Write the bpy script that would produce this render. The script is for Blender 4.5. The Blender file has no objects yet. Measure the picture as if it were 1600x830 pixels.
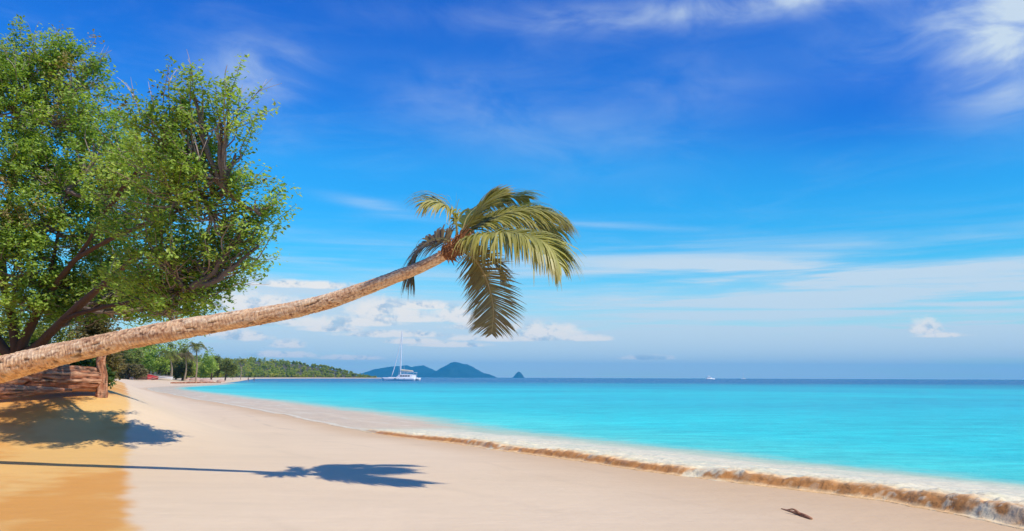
import bpy, math, random
import numpy as np
from mathutils import Matrix, Vector
R = math.radians
sc = bpy.context.scene
COL = sc.collection

# ------------------------------------------------------------------ camera, sky, sun, exposure
H = 2.0                       # eye height above the flat beach
FPX = 1256.0                  # focal length in pixels of a 1600 wide picture
PITCH, ROLL = R(7.94), R(0.22)
cam_d = bpy.data.cameras.new('camera'); cam = bpy.data.objects.new('camera', cam_d); COL.objects.link(cam)
cam_d.sensor_width = 36.0; cam_d.lens = 36.0 * FPX / 1600.0
cam_d.clip_start = 0.1; cam_d.clip_end = 80000
CM = Matrix.Translation((0, 0, H)) @ Matrix.Rotation(R(90) + PITCH, 4, 'X') @ Matrix.Rotation(ROLL, 4, 'Z')
cam.matrix_world = CM
sc.camera = cam
sc.view_settings.view_transform = 'Standard'; sc.view_settings.look = 'None'
sc.view_settings.gamma = 1.0; sc.view_settings.use_curve_mapping = False
EXPO = 0.12
sc.view_settings.exposure = EXPO
sc.cycles.volume_bounces = 0
sc.cycles.max_bounces = 6
sc.cycles.transparent_max_bounces = 6

TOSUN = Vector((0.66, -0.50, 1.0)).normalized()
SUN_EL = math.asin(TOSUN.z); SUN_ROT = math.atan2(TOSUN.x, TOSUN.y)
sun_d = bpy.data.lights.new('sun', 'SUN'); sun = bpy.data.objects.new('sun', sun_d); COL.objects.link(sun)
sun_d.energy = 4.0; sun_d.angle = R(0.7); sun_d.color = (1.0, 0.945, 0.87)
sun.rotation_euler = (-TOSUN).to_track_quat('-Z', 'Y').to_euler()
sun.location = (60, -30, 90)

CR = np.array(CM.to_3x3())
def ray(px, py):
    d = CR @ np.array([(px - 800) / FPX, -(py - 415) / FPX, -1.0])
    return d / np.linalg.norm(d)
def P(px, py, Y):
    d = ray(px, py); t = Y / d[1]
    return np.array([d[0] * t, Y, H + d[2] * t])
def G(px, py, z=0.0):
    d = ray(px, py); t = (z - H) / d[2]
    return np.array([d[0] * t, d[1] * t, z])
def azel(px, py):
    d = ray(px, py)
    return math.atan2(d[0], d[1]), math.asin(d[2])

# ------------------------------------------------------------------ node expressions
class X:
    nt = None
    def __init__(s, k): s.k = k
    def _m(op, *a, clamp=False):
        n = X.nt.nodes.new('ShaderNodeMath'); n.operation = op; n.use_clamp = clamp
        for i, v in enumerate(a):
            if isinstance(v, X): X.nt.links.new(v.k, n.inputs[i])
            else: n.inputs[i].default_value = v
        return X(n.outputs[0])
    def __add__(s, o): return X._m('ADD', s, o)
    __radd__ = __add__
    def __mul__(s, o): return X._m('MULTIPLY', s, o)
    __rmul__ = __mul__
    def __sub__(s, o): return X._m('SUBTRACT', s, o)
    def __rsub__(s, o): return X._m('SUBTRACT', o, s)
    def __truediv__(s, o): return X._m('DIVIDE', s, o)
    def mx(s, o): return X._m('MAXIMUM', s, o)
    def mn(s, o): return X._m('MINIMUM', s, o)
    def pw(s, o): return X._m('POWER', s, o)
    def clamp(s): return X._m('ADD', s, 0.0, clamp=True)
def sstep(v, a, b):
    n = X.nt.nodes.new('ShaderNodeMapRange'); n.interpolation_type = 'SMOOTHSTEP'
    X.nt.links.new(v.k, n.inputs[0]); n.inputs[1].default_value = a; n.inputs[2].default_value = b
    return X(n.outputs[0])
def vec(x, y, z):
    n = X.nt.nodes.new('ShaderNodeCombineXYZ')
    for i, v in enumerate((x, y, z)):
        if isinstance(v, X): X.nt.links.new(v.k, n.inputs[i])
        else: n.inputs[i].default_value = v
    return X(n.outputs[0])
def sep(v):
    n = X.nt.nodes.new('ShaderNodeSeparateXYZ'); X.nt.links.new(v.k, n.inputs[0])
    return [X(o) for o in n.outputs]
def noise(v, scale=1, detail=4, rough=0.55, dist=0):
    n = X.nt.nodes.new('ShaderNodeTexNoise')
    if v is not None: X.nt.links.new(v.k, n.inputs['Vector'])
    n.inputs['Scale'].default_value = scale; n.inputs['Detail'].default_value = detail
    n.inputs['Roughness'].default_value = rough; n.inputs['Distortion'].default_value = dist
    return X(n.outputs[0])
def mix(f, a, b, blend='MIX'):
    n = X.nt.nodes.new('ShaderNodeMix'); n.data_type = 'RGBA'; n.blend_type = blend
    for i, v in ((0, f), (6, a), (7, b)):
        if isinstance(v, X): X.nt.links.new(v.k, n.inputs[i])
        elif i == 0: n.inputs[0].default_value = v
        else: n.inputs[i].default_value = (*v, 1)
    return X(n.outputs[2])

def s2l(*c):
    return tuple(((x / 255) / 12.92 if x / 255 <= .04045 else ((x / 255 + .055) / 1.055) ** 2.4) for x in c)

# ------------------------------------------------------------------ world: Nishita sky with cloud layers in it
W = bpy.data.worlds.new('World'); sc.world = W; W.use_nodes = True
nt = W.node_tree; nt.nodes.clear(); X.nt = nt
sky = nt.nodes.new('ShaderNodeTexSky'); sky.sky_type = 'NISHITA'; sky.sun_disc = False
sky.sun_elevation = SUN_EL; sky.sun_rotation = SUN_ROT
sky.air_density = 1.0; sky.dust_density = 0.3; sky.ozone_density = 2.5
SKY_STRENGTH = 0.145
CLD = SKY_STRENGTH * 2 ** EXPO
tc = nt.nodes.new('ShaderNodeTexCoord')
D = X(tc.outputs['Generated']); dx, dy, dz = sep(D)
az = X._m('ARCTAN2', dx, dy); el = X._m('ARCSINE', dz.mx(-1.0).mn(1.0))
hs = nt.nodes.new('ShaderNodeHueSaturation'); hs.inputs['Saturation'].default_value = 1.25
hs.inputs['Value'].default_value = 1.0
nt.links.new(sky.outputs[0], hs.inputs['Color'])
base = X(hs.outputs[0])
# tint: the polarised, deep zenith and the cyan middle of the sky
def ramp(v, stops):
    n = nt.nodes.new('ShaderNodeValToRGB'); nt.links.new(v.k, n.inputs[0]); e = n.color_ramp.elements
    while len(e) < len(stops): e.new(0.5)
    for q, (p, c) in zip(e, stops): q.position = p; q.color = (*c, 1)
    return X(n.outputs[0])
def bell(px, py, wx, wy, tilt=0.0):
    a, e = azel(px, py); sx, sy = wx / FPX, wy / FPX
    u = (az - a) / sx; v = (el - e + (az - a) * tilt) / sy
    return X._m('EXPONENT', (u * u + v * v) * -1.0)
SKY_TINT = [(0.0, (0.6, 0.95, 1.0)), (0.2, (0.14, 0.87, 1.05)), (0.37, (0.17, 0.90, 1.2)), (0.48, (0.13, 0.66, 1.18)), (0.62, (0.14, 0.57, 1.18)), (1.0, (0.12, 0.46, 1.15))]
tint = ramp((el / R(40)).clamp(), SKY_TINT)
base = mix(1.0, base, tint, 'MULTIPLY')
band_ = bell(1400, 165, 260, 75) * 0.42      # clear dark window between the cirrus sheets
base = mix(band_, base, tuple(c / CLD for c in s2l(25, 85, 212)))
c3 = vec(az * 2.2, el * 9.0, 0.0)
n_soft = noise(c3, 2.2, 6, 0.6, 0.6)
n_band = noise(vec(az * 2.0 + el * 2.0, el * 26.0, 3.1), 2.0, 6, 0.55, 0.4)
n_puff = noise(vec(az * 30.0, el * 38.0, 7.7), 1.5, 8, 0.60, 0.15)
n_wisp = noise(vec(az * 3.5 - el * 1.5, el * 8.0 + az * 1.0, 1.3), 2.4, 6, 0.55, 0.5)
# low veil of stratus that thickens to the horizon, streaky
veil = sstep(el, R(12.5), R(1.5)) * (sstep(n_band, 0.30, 0.66) * 0.62 + 0.14)
veil = veil + bell(1250, 425, 430, 34, 0.05) * (0.15 + sstep(n_band, 0.35, 0.6) * 0.55)
veil = veil + bell(1300, 505, 560, 48) * (0.28 + 0.45 * n_band)
veil = veil + bell(450, 455, 150, 26) * 0.3 + bell(420, 470, 190, 40) * 0.40 * (0.6 + n_soft)
veil = veil + bell(980, 354, 110, 5, 0.06) * 0.35 + bell(590, 323, 70, 9, 0.15) * 0.4 * (0.4 + n_soft)
veil = veil * (0.25 + 1.0 * sstep(noise(vec(az * 1.6 + el * 3.0, el * 34.0, 9.4), 1.6, 6, 0.58, 0.5), 0.33, 0.66))
veil = veil + bell(560, 505, 280, 52) * (0.12 + 0.5 * n_band)
veil = veil + bell(950, 548, 620, 36) * (0.30 + 0.5 * n_band) + bell(1000, 470, 380, 22, 0.02) * (0.05 + 0.42 * n_band)
veil = veil + sstep(el, R(5.0), R(0.2)) * 0.40
wisp = bell(1585, 85, 80, 65) * 1.1 + bell(1250, -4, 420, 22, 0.0) * 0.75 + bell(400, 110, 75, 45) * 0.55
wisp = wisp + bell(1600, 10, 190, 55) * 0.5 + bell(800, 190, 200, 60, 0.2) * 0.20 + bell(1080, 140, 130, 60) * 0.14 + bell(420, 215, 60, 20) * 0.2
wisp = wisp * (sstep(n_wisp, 0.25, 0.75) * 1.1 + 0.1)
faint = sstep(n_soft, 0.45, 0.85) * 0.09
high = (veil.mn(0.94) + wisp + faint).clamp()
sky1 = mix(high.mn(0.92), base, tuple(c / CLD for c in s2l(210, 227, 240)))
# cumulus heaps over the horizon: flat feet, lumpy heads
def heap(px, py, wx, wy):
    a, e = azel(px, py); sx, sy = wx / FPX, wy / FPX
    u = (az - a) / sx; v = (el - e) / sy
    low = (v * -1.0).mx(0.0)
    return 1.0 - (u * u + v * v + low * low * 5.0)
heaps = [(600, 489, 62, 22), (712, 496, 40, 24), (630, 500, 100, 9), (845, 522, 66, 19), (760, 512, 70, 9), (585, 524, 34, 9), (650, 535, 50, 7),
         (520, 515, 50, 9), (380, 528, 40, 11), (450, 540, 26, 10), (560, 505, 70, 13), (440, 556, 60, 7), (540, 560, 50, 6), (390, 505, 60, 12), (660, 480, 60, 10), (800, 530, 110, 9), (620, 524, 90, 8), (480, 506, 80, 12), (700, 540, 60, 6), (1444, 516, 22, 19), (1470, 525, 34, 5), (1010, 560, 40, 7), (400, 480, 90, 22),
         (910, 530, 50, 8), (340, 520, 40, 16), (480, 447, 80, 9)]
hp = None
for h_ in heaps:
    f = heap(*h_); hp = f if hp is None else hp.mx(f)
hd = sstep(hp + (n_puff - 0.5) * 2.8, -0.50, 0.95)
n_shade = noise(vec(az * 30.0, el * 46.0 + 0.35, 7.7), 1.6, 3, 0.6, 0.3)
hcol = mix(sstep(n_puff - n_shade, -0.22, 0.03), tuple(c / CLD for c in s2l(182, 203, 222)), tuple(c / CLD for c in s2l(250, 246, 240)))
sky2 = mix(hd * 0.95, sky1, hcol)
bg = nt.nodes.new('ShaderNodeBackground'); bg.inputs[1].default_value = SKY_STRENGTH
nt.links.new(sky2.k, bg.inputs[0])
wo = nt.nodes.new('ShaderNodeOutputWorld'); nt.links.new(bg.outputs[0], wo.inputs[0])

# ------------------------------------------------------------------ mesh helpers
class MB:
    def __init__(s): s.v = []; s.f = []; s.c = []; s.n = 0
    def add(s, v, f, c=None):
        v = np.asarray(v, float).reshape(-1, 3)
        s.v.append(v)
        for a in (f if isinstance(f, list) else [f]):
            a = np.asarray(a, int)
            if a.ndim == 1: a = a[None, :]
            s.f.append(a + s.n)
        if c is not None:
            c = np.asarray(c, float)
            s.c.append(np.broadcast_to(c, (len(v), 3)) if c.ndim == 1 else c)
        s.n += len(v)
    def build(s, name, mat, root=None, parent=None, smooth=False, loc=None):
        """root: the thing's Empty (its location is subtracted); parent: part for a sub-part"""
        v = np.concatenate(s.v)
        o_loc = np.array(root.location) if root is not None else (np.array(loc) if loc is not None else np.zeros(3))
        v = v - o_loc
        m = bpy.data.meshes.new(name)
        m.vertices.add(len(v)); m.vertices.foreach_set('co', v.astype('f4').ravel())
        li = np.concatenate([a.ravel() for a in s.f]); tot = np.concatenate([np.full(len(a), a.shape[1]) for a in s.f])
        st = np.concatenate([[0], np.cumsum(tot)[:-1]])
        m.loops.add(len(li)); m.loops.foreach_set('vertex_index', li.astype('i4'))
        m.polygons.add(len(tot)); m.polygons.foreach_set('loop_start', st.astype('i4')); m.polygons.foreach_set('loop_total', tot.astype('i4'))
        m.polygons.foreach_set('use_smooth', np.full(len(tot), smooth))
        if s.c:
            c = np.concatenate(s.c); a = m.color_attributes.new('col', 'FLOAT_COLOR', 'POINT')
            a.data.foreach_set('color', np.concatenate([c, np.ones((len(c), 1))], 1).astype('f4').ravel())
        m.materials.append(mat); m.update(calc_edges=True); m.validate()
        o = bpy.data.objects.new(name, m); COL.objects.link(o)
        if parent is not None: o.parent = parent
        elif root is not None: o.parent = root
        elif loc is not None: o.location = loc
        return o
def tag(o, label, cat, group=None):
    o['label'] = label; o['category'] = cat
    if group: o['group'] = group
    return o
def struct(o): o['kind'] = 'structure'; return o
def thing(name, label, cat, loc, group=None):
    o = bpy.data.objects.new(name, None); COL.objects.link(o); o.location = loc; o.empty_display_size = 0.3
    return tag(o, label, cat, group)
def nrm(a): return a / np.maximum(np.linalg.norm(a, axis=-1, keepdims=True), 1e-9)
def spline(pts, n):
    p = np.asarray(pts, float); k = len(p)
    q = np.vstack([2 * p[0] - p[1], p, 2 * p[-1] - p[-2]])
    seg = np.r_[0, np.cumsum(np.linalg.norm(np.diff(p[:, :3], axis=0), axis=1))]
    t = np.linspace(0, seg[-1], n); i = np.clip(np.searchsorted(seg, t, 'right') - 1, 0, k - 2)
    u = ((t - seg[i]) / np.maximum(seg[i + 1] - seg[i], 1e-9))[:, None]
    a, b, c, d = q[i], q[i + 1], q[i + 2], q[i + 3]
    return 0.5 * (2 * b + (c - a) * u + (2 * a - 5 * b + 4 * c - d) * u ** 2 + (3 * b - a - 3 * c + d) * u ** 3)
def frames(p):
    t = nrm(np.gradient(p, axis=0))
    up = np.array([0, 0, 1.0]) if abs(t[:, 2]).mean() < 0.9 else np.array([0, 1.0, 0])
    s = nrm(np.cross(t, up)); u = np.cross(s, t)
    return t, s, u
def tube(mb, pts, rad, n=8, col=None, cap=True, squash=1.0):
    p = np.asarray(pts, float); rad = np.broadcast_to(np.asarray(rad, float), (len(p),))
    t, s, u = frames(p)
    a = np.linspace(0, 2 * math.pi, n, endpoint=False)
    v = p[:, None] + rad[:, None, None] * (np.cos(a)[None, :, None] * s[:, None] + squash * np.sin(a)[None, :, None] * u[:, None])
    L = len(p); i = np.arange(L - 1)[:, None] * n; j = np.arange(n)[None]; j2 = (j + 1) % n
    f = np.stack([i + j, i + j2, i + n + j2, i + n + j], -1).reshape(-1, 4)
    fs = [f]
    if cap: fs += [np.arange(n)[::-1][None], (np.arange(n) + (L - 1) * n)[None]]
    mb.add(v.reshape(-1, 3), fs, col)
def box(mb, c, s, rz=0.0, col=None, ry=0.0):
    v = np.array([[x, y, z] for x in (-.5, .5) for y in (-.5, .5) for z in (-.5, .5)]) * np.array(s)
    M = np.array((Matrix.Rotation(rz, 3, 'Z') @ Matrix.Rotation(ry, 3, 'Y')))
    v = v @ M.T + np.array(c)
    mb.add(v, np.array([[0, 1, 3, 2], [4, 6, 7, 5], [0, 4, 5, 1], [2, 3, 7, 6], [0, 2, 6, 4], [1, 5, 7, 3]]), col)
def loft(mb, rings, col=None, cap=True):
    r = np.asarray(rings, float); L, n = r.shape[:2]
    i = np.arange(L - 1)[:, None] * n; j = np.arange(n)[None]; j2 = (j + 1) % n
    fs = [np.stack([i + j, i + j2, i + n + j2, i + n + j], -1).reshape(-1, 4)]
    if cap: fs += [np.arange(n)[::-1][None], (np.arange(n) + (L - 1) * n)[None]]
    mb.add(r.reshape(-1, 3), fs, col)
def hash3(i, j, k, seed):
    h = (i * 374761393 + j * 668265263 + k * 2147483647 + seed * 144269) & 0xffffffff
    h = ((h ^ (h >> 13)) * 1274126177) & 0xffffffff
    h = (h ^ (h >> 16)) & 0xffffffff
    return h / 4294967295.0
def vnoise(p, seed=0):
    p = np.asarray(p, float); i = np.floor(p).astype(np.int64); f = p - i; f = f * f * (3 - 2 * f); o = 0
    for a in (0, 1):
        for b in (0, 1):
            for c in (0, 1):
                w = (f[..., 0] if a else 1 - f[..., 0]) * (f[..., 1] if b else 1 - f[..., 1]) * (f[..., 2] if c else 1 - f[..., 2])
                o = o + w * hash3(i[..., 0] + a, i[..., 1] + b, i[..., 2] + c, seed)
    return o
def fbm(x, y, z=0.0, oct=4, seed=0):
    p = np.stack(np.broadcast_arrays(x, y, z), -1).astype(float); s = 0; a = 0.5; t = 0
    for q in range(oct): s = s + a * vnoise(p * 2 ** q + 17.3 * q, seed + q); t += a; a *= 0.5
    return s / t
def sm(v, a, b):
    t = np.clip((np.asarray(v, float) - a) / (b - a), 0, 1); return t * t * (3 - 2 * t)

# ------------------------------------------------------------------ materials
def mat(name, col=None, rough=0.6, spec=0.3, attr=False, var=0.0, vscale=6.0, bump=0.0, bscale=20.0, transl=0.0, metal=0.0, stretch=None, coat=0.0):
    m = bpy.data.materials.new(name); m.use_nodes = True; t = m.node_tree; t.nodes.clear(); X.nt = t
    b = t.nodes.new('ShaderNodeBsdfPrincipled'); o = t.nodes.new('ShaderNodeOutputMaterial')
    tcn = t.nodes.new('ShaderNodeTexCoord'); co = X(tcn.outputs['Object'])
    if stretch is not None:
        x_, y_, z_ = sep(co); co = vec(x_ * stretch[0], y_ * stretch[1], z_ * stretch[2])
    if attr:
        a = t.nodes.new('ShaderNodeVertexColor'); a.layer_name = 'col'; c = X(a.outputs[0])
    else:
        rgb = t.nodes.new('ShaderNodeRGB'); rgb.outputs[0].default_value = (*col, 1); c = X(rgb.outputs[0])
    if var:
        n = noise(co, vscale, 5, 0.6)
        g = (n - 0.5) * (2.0 * var) + 1.0
        c = mix(1.0, c, vec(g, g, g), 'MULTIPLY')
    t.links.new(c.k, b.inputs['Base Color'])
    b.inputs['Roughness'].default_value = rough; b.inputs['Specular IOR Level'].default_value = spec
    b.inputs['Metallic'].default_value = metal; b.inputs['Coat Weight'].default_value = coat
    if bump:
        bn = t.nodes.new('ShaderNodeBump'); bn.inputs['Strength'].default_value = 1.0; bn.inputs['Distance'].default_value = bump
        t.links.new(noise(co, bscale, 5, 0.6).k, bn.inputs['Height']); t.links.new(bn.outputs[0], b.inputs['Normal'])
    out = b.outputs[0]
    if transl:
        tr = t.nodes.new('ShaderNodeBsdfTranslucent'); t.links.new(mix(1.0, c, (1.15, 1.25, 0.6), 'MULTIPLY').k, tr.inputs[0])
        mx = t.nodes.new('ShaderNodeMixShader'); mx.inputs[0].default_value = transl
        t.links.new(b.outputs[0], mx.inputs[1]); t.links.new(tr.outputs[0], mx.inputs[2]); out = mx.outputs[0]
    t.links.new(out, o.inputs[0])
    return m
M_leaf = mat('leaf', attr=True, rough=0.45, spec=0.35, transl=0.45)
M_frond = mat('palm_leaf', attr=True, rough=0.42, spec=0.4, transl=0.30)
M_bark = mat('bark', attr=True, rough=0.9, spec=0.1, var=0.35, vscale=9, bump=0.03, bscale=14, stretch=(1, 1, 0.35))
M_palmbark = mat('palm_bark', attr=True, rough=0.85, spec=0.15, var=0.30, vscale=16, bump=0.012, bscale=55)
M_wood = mat('weathered_wood', attr=True, rough=0.85, spec=0.15, var=0.40, vscale=5, bump=0.05, bscale=5, stretch=(0.35, 1.5, 5))
M_white = mat('white_gelcoat', (0.80, 0.80, 0.78), rough=0.3, spec=0.5, var=0.04)
M_cream = mat('cream_canvas', (0.70, 0.62, 0.44), rough=0.8, var=0.1)
M_dark = mat('dark_glass', (0.02, 0.025, 0.03), rough=0.15, spec=0.5)
M_alu = mat('painted_spar', (0.75, 0.75, 0.74), rough=0.35, spec=0.5)
M_red = mat('faded_red_paint', (0.38, 0.03, 0.025), rough=0.5, var=0.15, vscale=3)
M_brown = mat('brown_cloth', (0.12, 0.06, 0.035), rough=0.9, var=0.3, vscale=3)
M_darkroof = mat('dark_shade_cloth', (0.035, 0.04, 0.045), rough=0.9, var=0.2)
M_rock = mat('pink_stone', (0.50, 0.32, 0.24), rough=0.9, var=0.3, vscale=1.5, bump=0.1, bscale=3)
M_skin = mat('tanned_skin', (0.30, 0.16, 0.10), rough=0.6)
M_hair = mat('dark_hair', (0.03, 0.02, 0.015), rough=0.7)
M_swim = mat('swimwear', (0.10, 0.10, 0.20), rough=0.8)

# ------------------------------------------------------------------ the shore line and the lie of the land
shore_px = [(1600, 826), (1470, 799), (1350, 779), (1150, 754), (1000, 734), (850, 713), (700, 692), (590, 678), (480, 656), (360, 633), (280, 618.5)]
sp = [G(*p)[:2] for p in shore_px]
d0 = sp[0] - sp[1]; d0 /= np.linalg.norm(d0)
sp = [sp[0] + d0 * 60, sp[0] + d0 * 12, sp[0] + d0 * 4] + sp
SH = [tuple(p) for p in sp]
far_shore = [(-62, 140), (-76, 200), (-100, 290), (-148, 450), (-205, 640), (-250, 800), (-262, 960), (-250, 1130), (-207, 1330), (-214, 1420), (-300, 1500), (-900, 1600), (-9000, 2500)]
SHORE = np.array(SH + far_shore)
fine = spline([(x, y, 0) for x, y in SH + far_shore[:11]], 20000)[:, :2]
fine_s = np.r_[0, np.cumsum(np.linalg.norm(np.diff(fine, axis=0), axis=1))]
pick = np.r_[np.arange(0, 45, 6.0), np.arange(46, 120, 0.6), np.arange(120, 320, 4), np.arange(322, fine_s[-1], 14)]
pick = fine[np.unique(np.searchsorted(fine_s, pick[pick < fine_s[-1]]))]
SHORE_D = np.vstack([pick, fine[-1:], np.array(far_shore[11:])])
def sdist(x, y):
    """distance to the shore line, positive inland"""
    x = np.asarray(x, float); y = np.asarray(y, float); sh = x.shape
    px = np.stack([x.ravel(), y.ravel()], 1); best = np.full(len(px), 1e18); sg = np.zeros(len(px))
    sub = SHORE_D
    for a, b in zip(sub[:-1], sub[1:]):
        ab = b - a; t = np.clip(((px - a) @ ab) / (ab @ ab), 0, 1); q = px - a - t[:, None] * ab
        dd = (q * q).sum(1); cr = ab[0] * (px[:, 1] - a[1]) - ab[1] * (px[:, 0] - a[0])
        w = dd < best; best = np.where(w, dd, best); sg = np.where(w, np.sign(cr), sg)
    return (np.sqrt(best) * sg).reshape(sh)
EA = G(212, 830)[:2]; EB = np.array([-0.468 * 30, 30.0])
E_dir = (EB - EA) / np.linalg.norm(EB - EA)
def edge(x, y):
    """metres to the left of the edge of the orange sand"""
    return -((x - EA[0]) * E_dir[1] - (y - EA[1]) * E_dir[0])
def land(x, y, d=None):
    x = np.asarray(x, float); y = np.asarray(y, float)
    if d is None: d = sdist(x, y)
    r = np.hypot(x, y)
    z = np.where(d > 0, 0.006 * np.minimum(d, 14), np.maximum(0.045 * d, -4.0))
    z = z + 0.85 * sm(d, 7, 24) * sm(y, 50, 150)
    z = z + (17 + 8 * fbm(x / 60, y / 60, 0, 2, 5)) * sm(d, 34, 150) * sm(y, 160, 420)
    e = edge(x, y)
    bank = 1.62 * sm(y, 20.5, 28.5) * sm(e, -4.0, 2.0) * (0.94 + 0.12 * fbm(x / 3, y / 3, 0, 2, 9)) * (1 - 0.8 * sm(y, 75, 130))
    left = 1.75 * sm(-x - 0.66 * y, -0.2, 3.0) * sm(y, 9, 16) * (1 - 0.8 * sm(y, 75, 130))
    z = z + np.maximum(bank, left)
    z = z + (d > 0) * (0.012 * (fbm(x * 1.1, y * 1.1, 0, 3, 3) - 0.5)) * sm(d, 0.2, 3) * (r < 200)
    return z
def lz(x, y): return float(land(np.array([x]), np.array([y]))[0])

ang = np.r_[np.linspace(-180, -50, 34)[:-1], np.linspace(-50, 45, 760), np.linspace(45, 180, 34)[1:]]
rad = np.r_[0.5, 1.5, np.geomspace(3.0, 90, 300), np.geomspace(92, 2000, 150), np.geomspace(2200, 15000, 16)]
A_, R_ = np.meshgrid(np.radians(ang), rad)
gx, gy = R_ * np.sin(A_), R_ * np.cos(A_)
gd = sdist(gx, gy)
gz = land(gx, gy, gd)
L_, n_ = gx.shape
ii = np.arange(L_ - 1)[:, None] * n_; jj = np.arange(n_ - 1)[None]
gf = np.stack([ii + jj, ii + jj + 1, ii + n_ + jj + 1, ii + n_ + jj], -1).reshape(-1, 4)
gf = gf[:, ::-1]
# colour of the sand: pale pinkish, tan where wet, orange on the bank at the left
pale = np.array([0.79, 0.59, 0.35]); tan = np.array([0.68, 0.46, 0.235]); orange = np.array([0.72, 0.335, 0.072]); gold = np.array([0.80, 0.48, 0.15])
e_ = edge(gx, gy)
wob = (fbm(gx * 1.4, gy * 1.4, 0, 4, 21) - 0.5)
om = sm(e_ + wob * 0.5, -0.05, 0.22) * (gy < 80)
patch = fbm(gx * 0.55, gy * 0.4, 0, 4, 22)
oc = orange + (gold - orange) * sm(patch + 0.25 * (fbm(gx * 2, gy * 6, 0, 3, 24) - 0.5), 0.38, 0.66)[..., None]
wetw = np.interp(gy, [6, 11, 15, 22, 40], [7.5, 6.5, 4.5, 2.2, 2.0])
wetm = sm((gd + 1.2 * (fbm(gx * 0.5, gy * 0.5, 0, 3, 23) - 0.5)) / wetw, 1.0, 0.05) * 0.95
c = pale * (0.95 + 0.10 * fbm(gx * 0.35, gy * 0.6, 0, 4, 31))[..., None]
tide = fbm(gx * 0.12, gy * 0.12, 0, 3, 35) * 3.2
for t0, wd_, st_ in ((1.4, 0.10, 0.30), (2.9, 0.06, 0.16), (5.2, 0.12, 0.10), (8.6, 0.10, 0.07)):
    tm = np.exp(-((gd - t0 - tide + 1.6) / wd_) ** 2) * st_ * sm(fbm(gx * .7, gy * .7, 0, 3, 36), 0.38, 0.62)
    c = c * (1 - 0.5 * tm[..., None])
c = c + (tan - c) * wetm[..., None]
c = c + (oc - c) * om[..., None]
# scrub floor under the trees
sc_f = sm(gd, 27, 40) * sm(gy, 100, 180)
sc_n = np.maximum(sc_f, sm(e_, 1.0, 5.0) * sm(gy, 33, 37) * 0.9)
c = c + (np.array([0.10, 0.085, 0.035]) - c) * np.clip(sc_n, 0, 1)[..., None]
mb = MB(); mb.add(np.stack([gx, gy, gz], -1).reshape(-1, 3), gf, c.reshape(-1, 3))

M_sand = bpy.data.materials.new('sand'); M_sand.use_nodes = True; t = M_sand.node_tree; t.nodes.clear(); X.nt = t
b = t.nodes.new('ShaderNodeBsdfPrincipled'); o = t.nodes.new('ShaderNodeOutputMaterial'); t.links.new(b.outputs[0], o.inputs[0])
a = t.nodes.new('ShaderNodeVertexColor'); a.layer_name = 'col'
g = t.nodes.new('ShaderNodeTexCoord'); co = X(g.outputs['Object']); x_, y_, z_ = sep(co)
n1 = noise(vec(x_ * 0.6, y_ * 2.2, 0.0), 1.0, 6, 0.6, 0.3); n2 = noise(co, 60, 3, 0.7)
gg = (n1 - 0.5) * 0.16 + (n2 - 0.5) * 0.10 + 1.0
t.links.new(mix(1.0, X(a.outputs[0]), vec(gg, gg, gg), 'MULTIPLY').k, b.inputs['Base Color'])
b.inputs['Roughness'].default_value = 0.62; b.inputs['Specular IOR Level'].default_value = 0.22
bn = t.nodes.new('ShaderNodeBump'); bn.inputs['Distance'].default_value = 0.02
t.links.new((noise(vec(x_ * 1.0, y_ * 2.0, z_), 3.0, 6, 0.6) + noise(co, 90, 2, 0.6) * 0.12).k, bn.inputs['Height']); t.links.new(bn.outputs[0], b.inputs['Normal'])
beach = struct(mb.build('beach', M_sand, smooth=True))

# ------------------------------------------------------------------ sea: one sheet to the horizon, and the surf along the shore
C_turq = np.array([0.005, 0.53, 0.52]); C_light = np.array([0.015, 0.61, 0.55]); C_deep = np.array([0.0, 0.105, 0.235])
C_green = np.array([0.48, 0.60, 0.37]); C_film = np.array([0.71, 0.50, 0.28]); C_foam = np.array([0.85, 0.73, 0.46]); C_face = np.array([0.54, 0.24, 0.075]); C_amber = np.array([0.88, 0.57, 0.26])
def sea_col(x, y, w):
    """w: metres seaward of the shore"""
    y = np.hypot(x, y)
    c = np.broadcast_to(C_turq, x.shape + (3,)).copy()
    n = fbm(x / 30, y / 60, 0, 4, 41)
    c += (C_light - c) * (sm(w, 45, 6) * 0.9)[..., None]
    k_ = sm(n, 0.35, 0.7) * sm(w, 10, 60) * 0.35
    c += (np.array([0.006, 0.33, 0.46]) - c) * k_[..., None]
    k_ = sm(y * (0.85 + 0.3 * fbm(x / 300, y / 90, 0, 3, 44)), 60, 460)
    c += (C_deep - c) * k_[..., None]
    return c
wc = sea_col(gx, gy, -gd)
M_sea = bpy.data.materials.new('sea_water'); M_sea.use_nodes = True; t = M_sea.node_tree; t.nodes.clear(); X.nt = t
b = t.nodes.new('ShaderNodeBsdfPrincipled'); o = t.nodes.new('ShaderNodeOutputMaterial'); t.links.new(b.outputs[0], o.inputs[0])
a = t.nodes.new('ShaderNodeVertexColor'); a.layer_name = 'col'
g = t.nodes.new('ShaderNodeTexCoord'); co = X(g.outputs['Object']); x_, y_, z_ = sep(co)
st = noise(vec(x_ * 0.35, y_ * 0.9, 0.0), 1.0, 5, 0.62, 0.4)
st2 = noise(vec(x_ * 0.02, y_ * 0.045, 3.0), 1.0, 6, 0.6, 0.5)
st3 = noise(vec(x_ * 0.9, y_ * 3.2, 5.0), 1.0, 4, 0.6, 0.3)
gg = (sstep(st, 0.32, 0.68) - 0.5) * 0.34 + (st2 - 0.5) * 1.1 + (sstep(st3, 0.35, 0.70) - 0.5) * 0.22 + 1.0
red = sep(X(a.outputs[0]))[0]; wat = sstep(red, 0.30, 0.04)
fine_ = noise(co, 9.0, 5, 0.65)
gg = (gg - 1.0) * wat + 1.0 + (fine_ - 0.5) * (1.0 - wat) * 0.30
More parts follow.
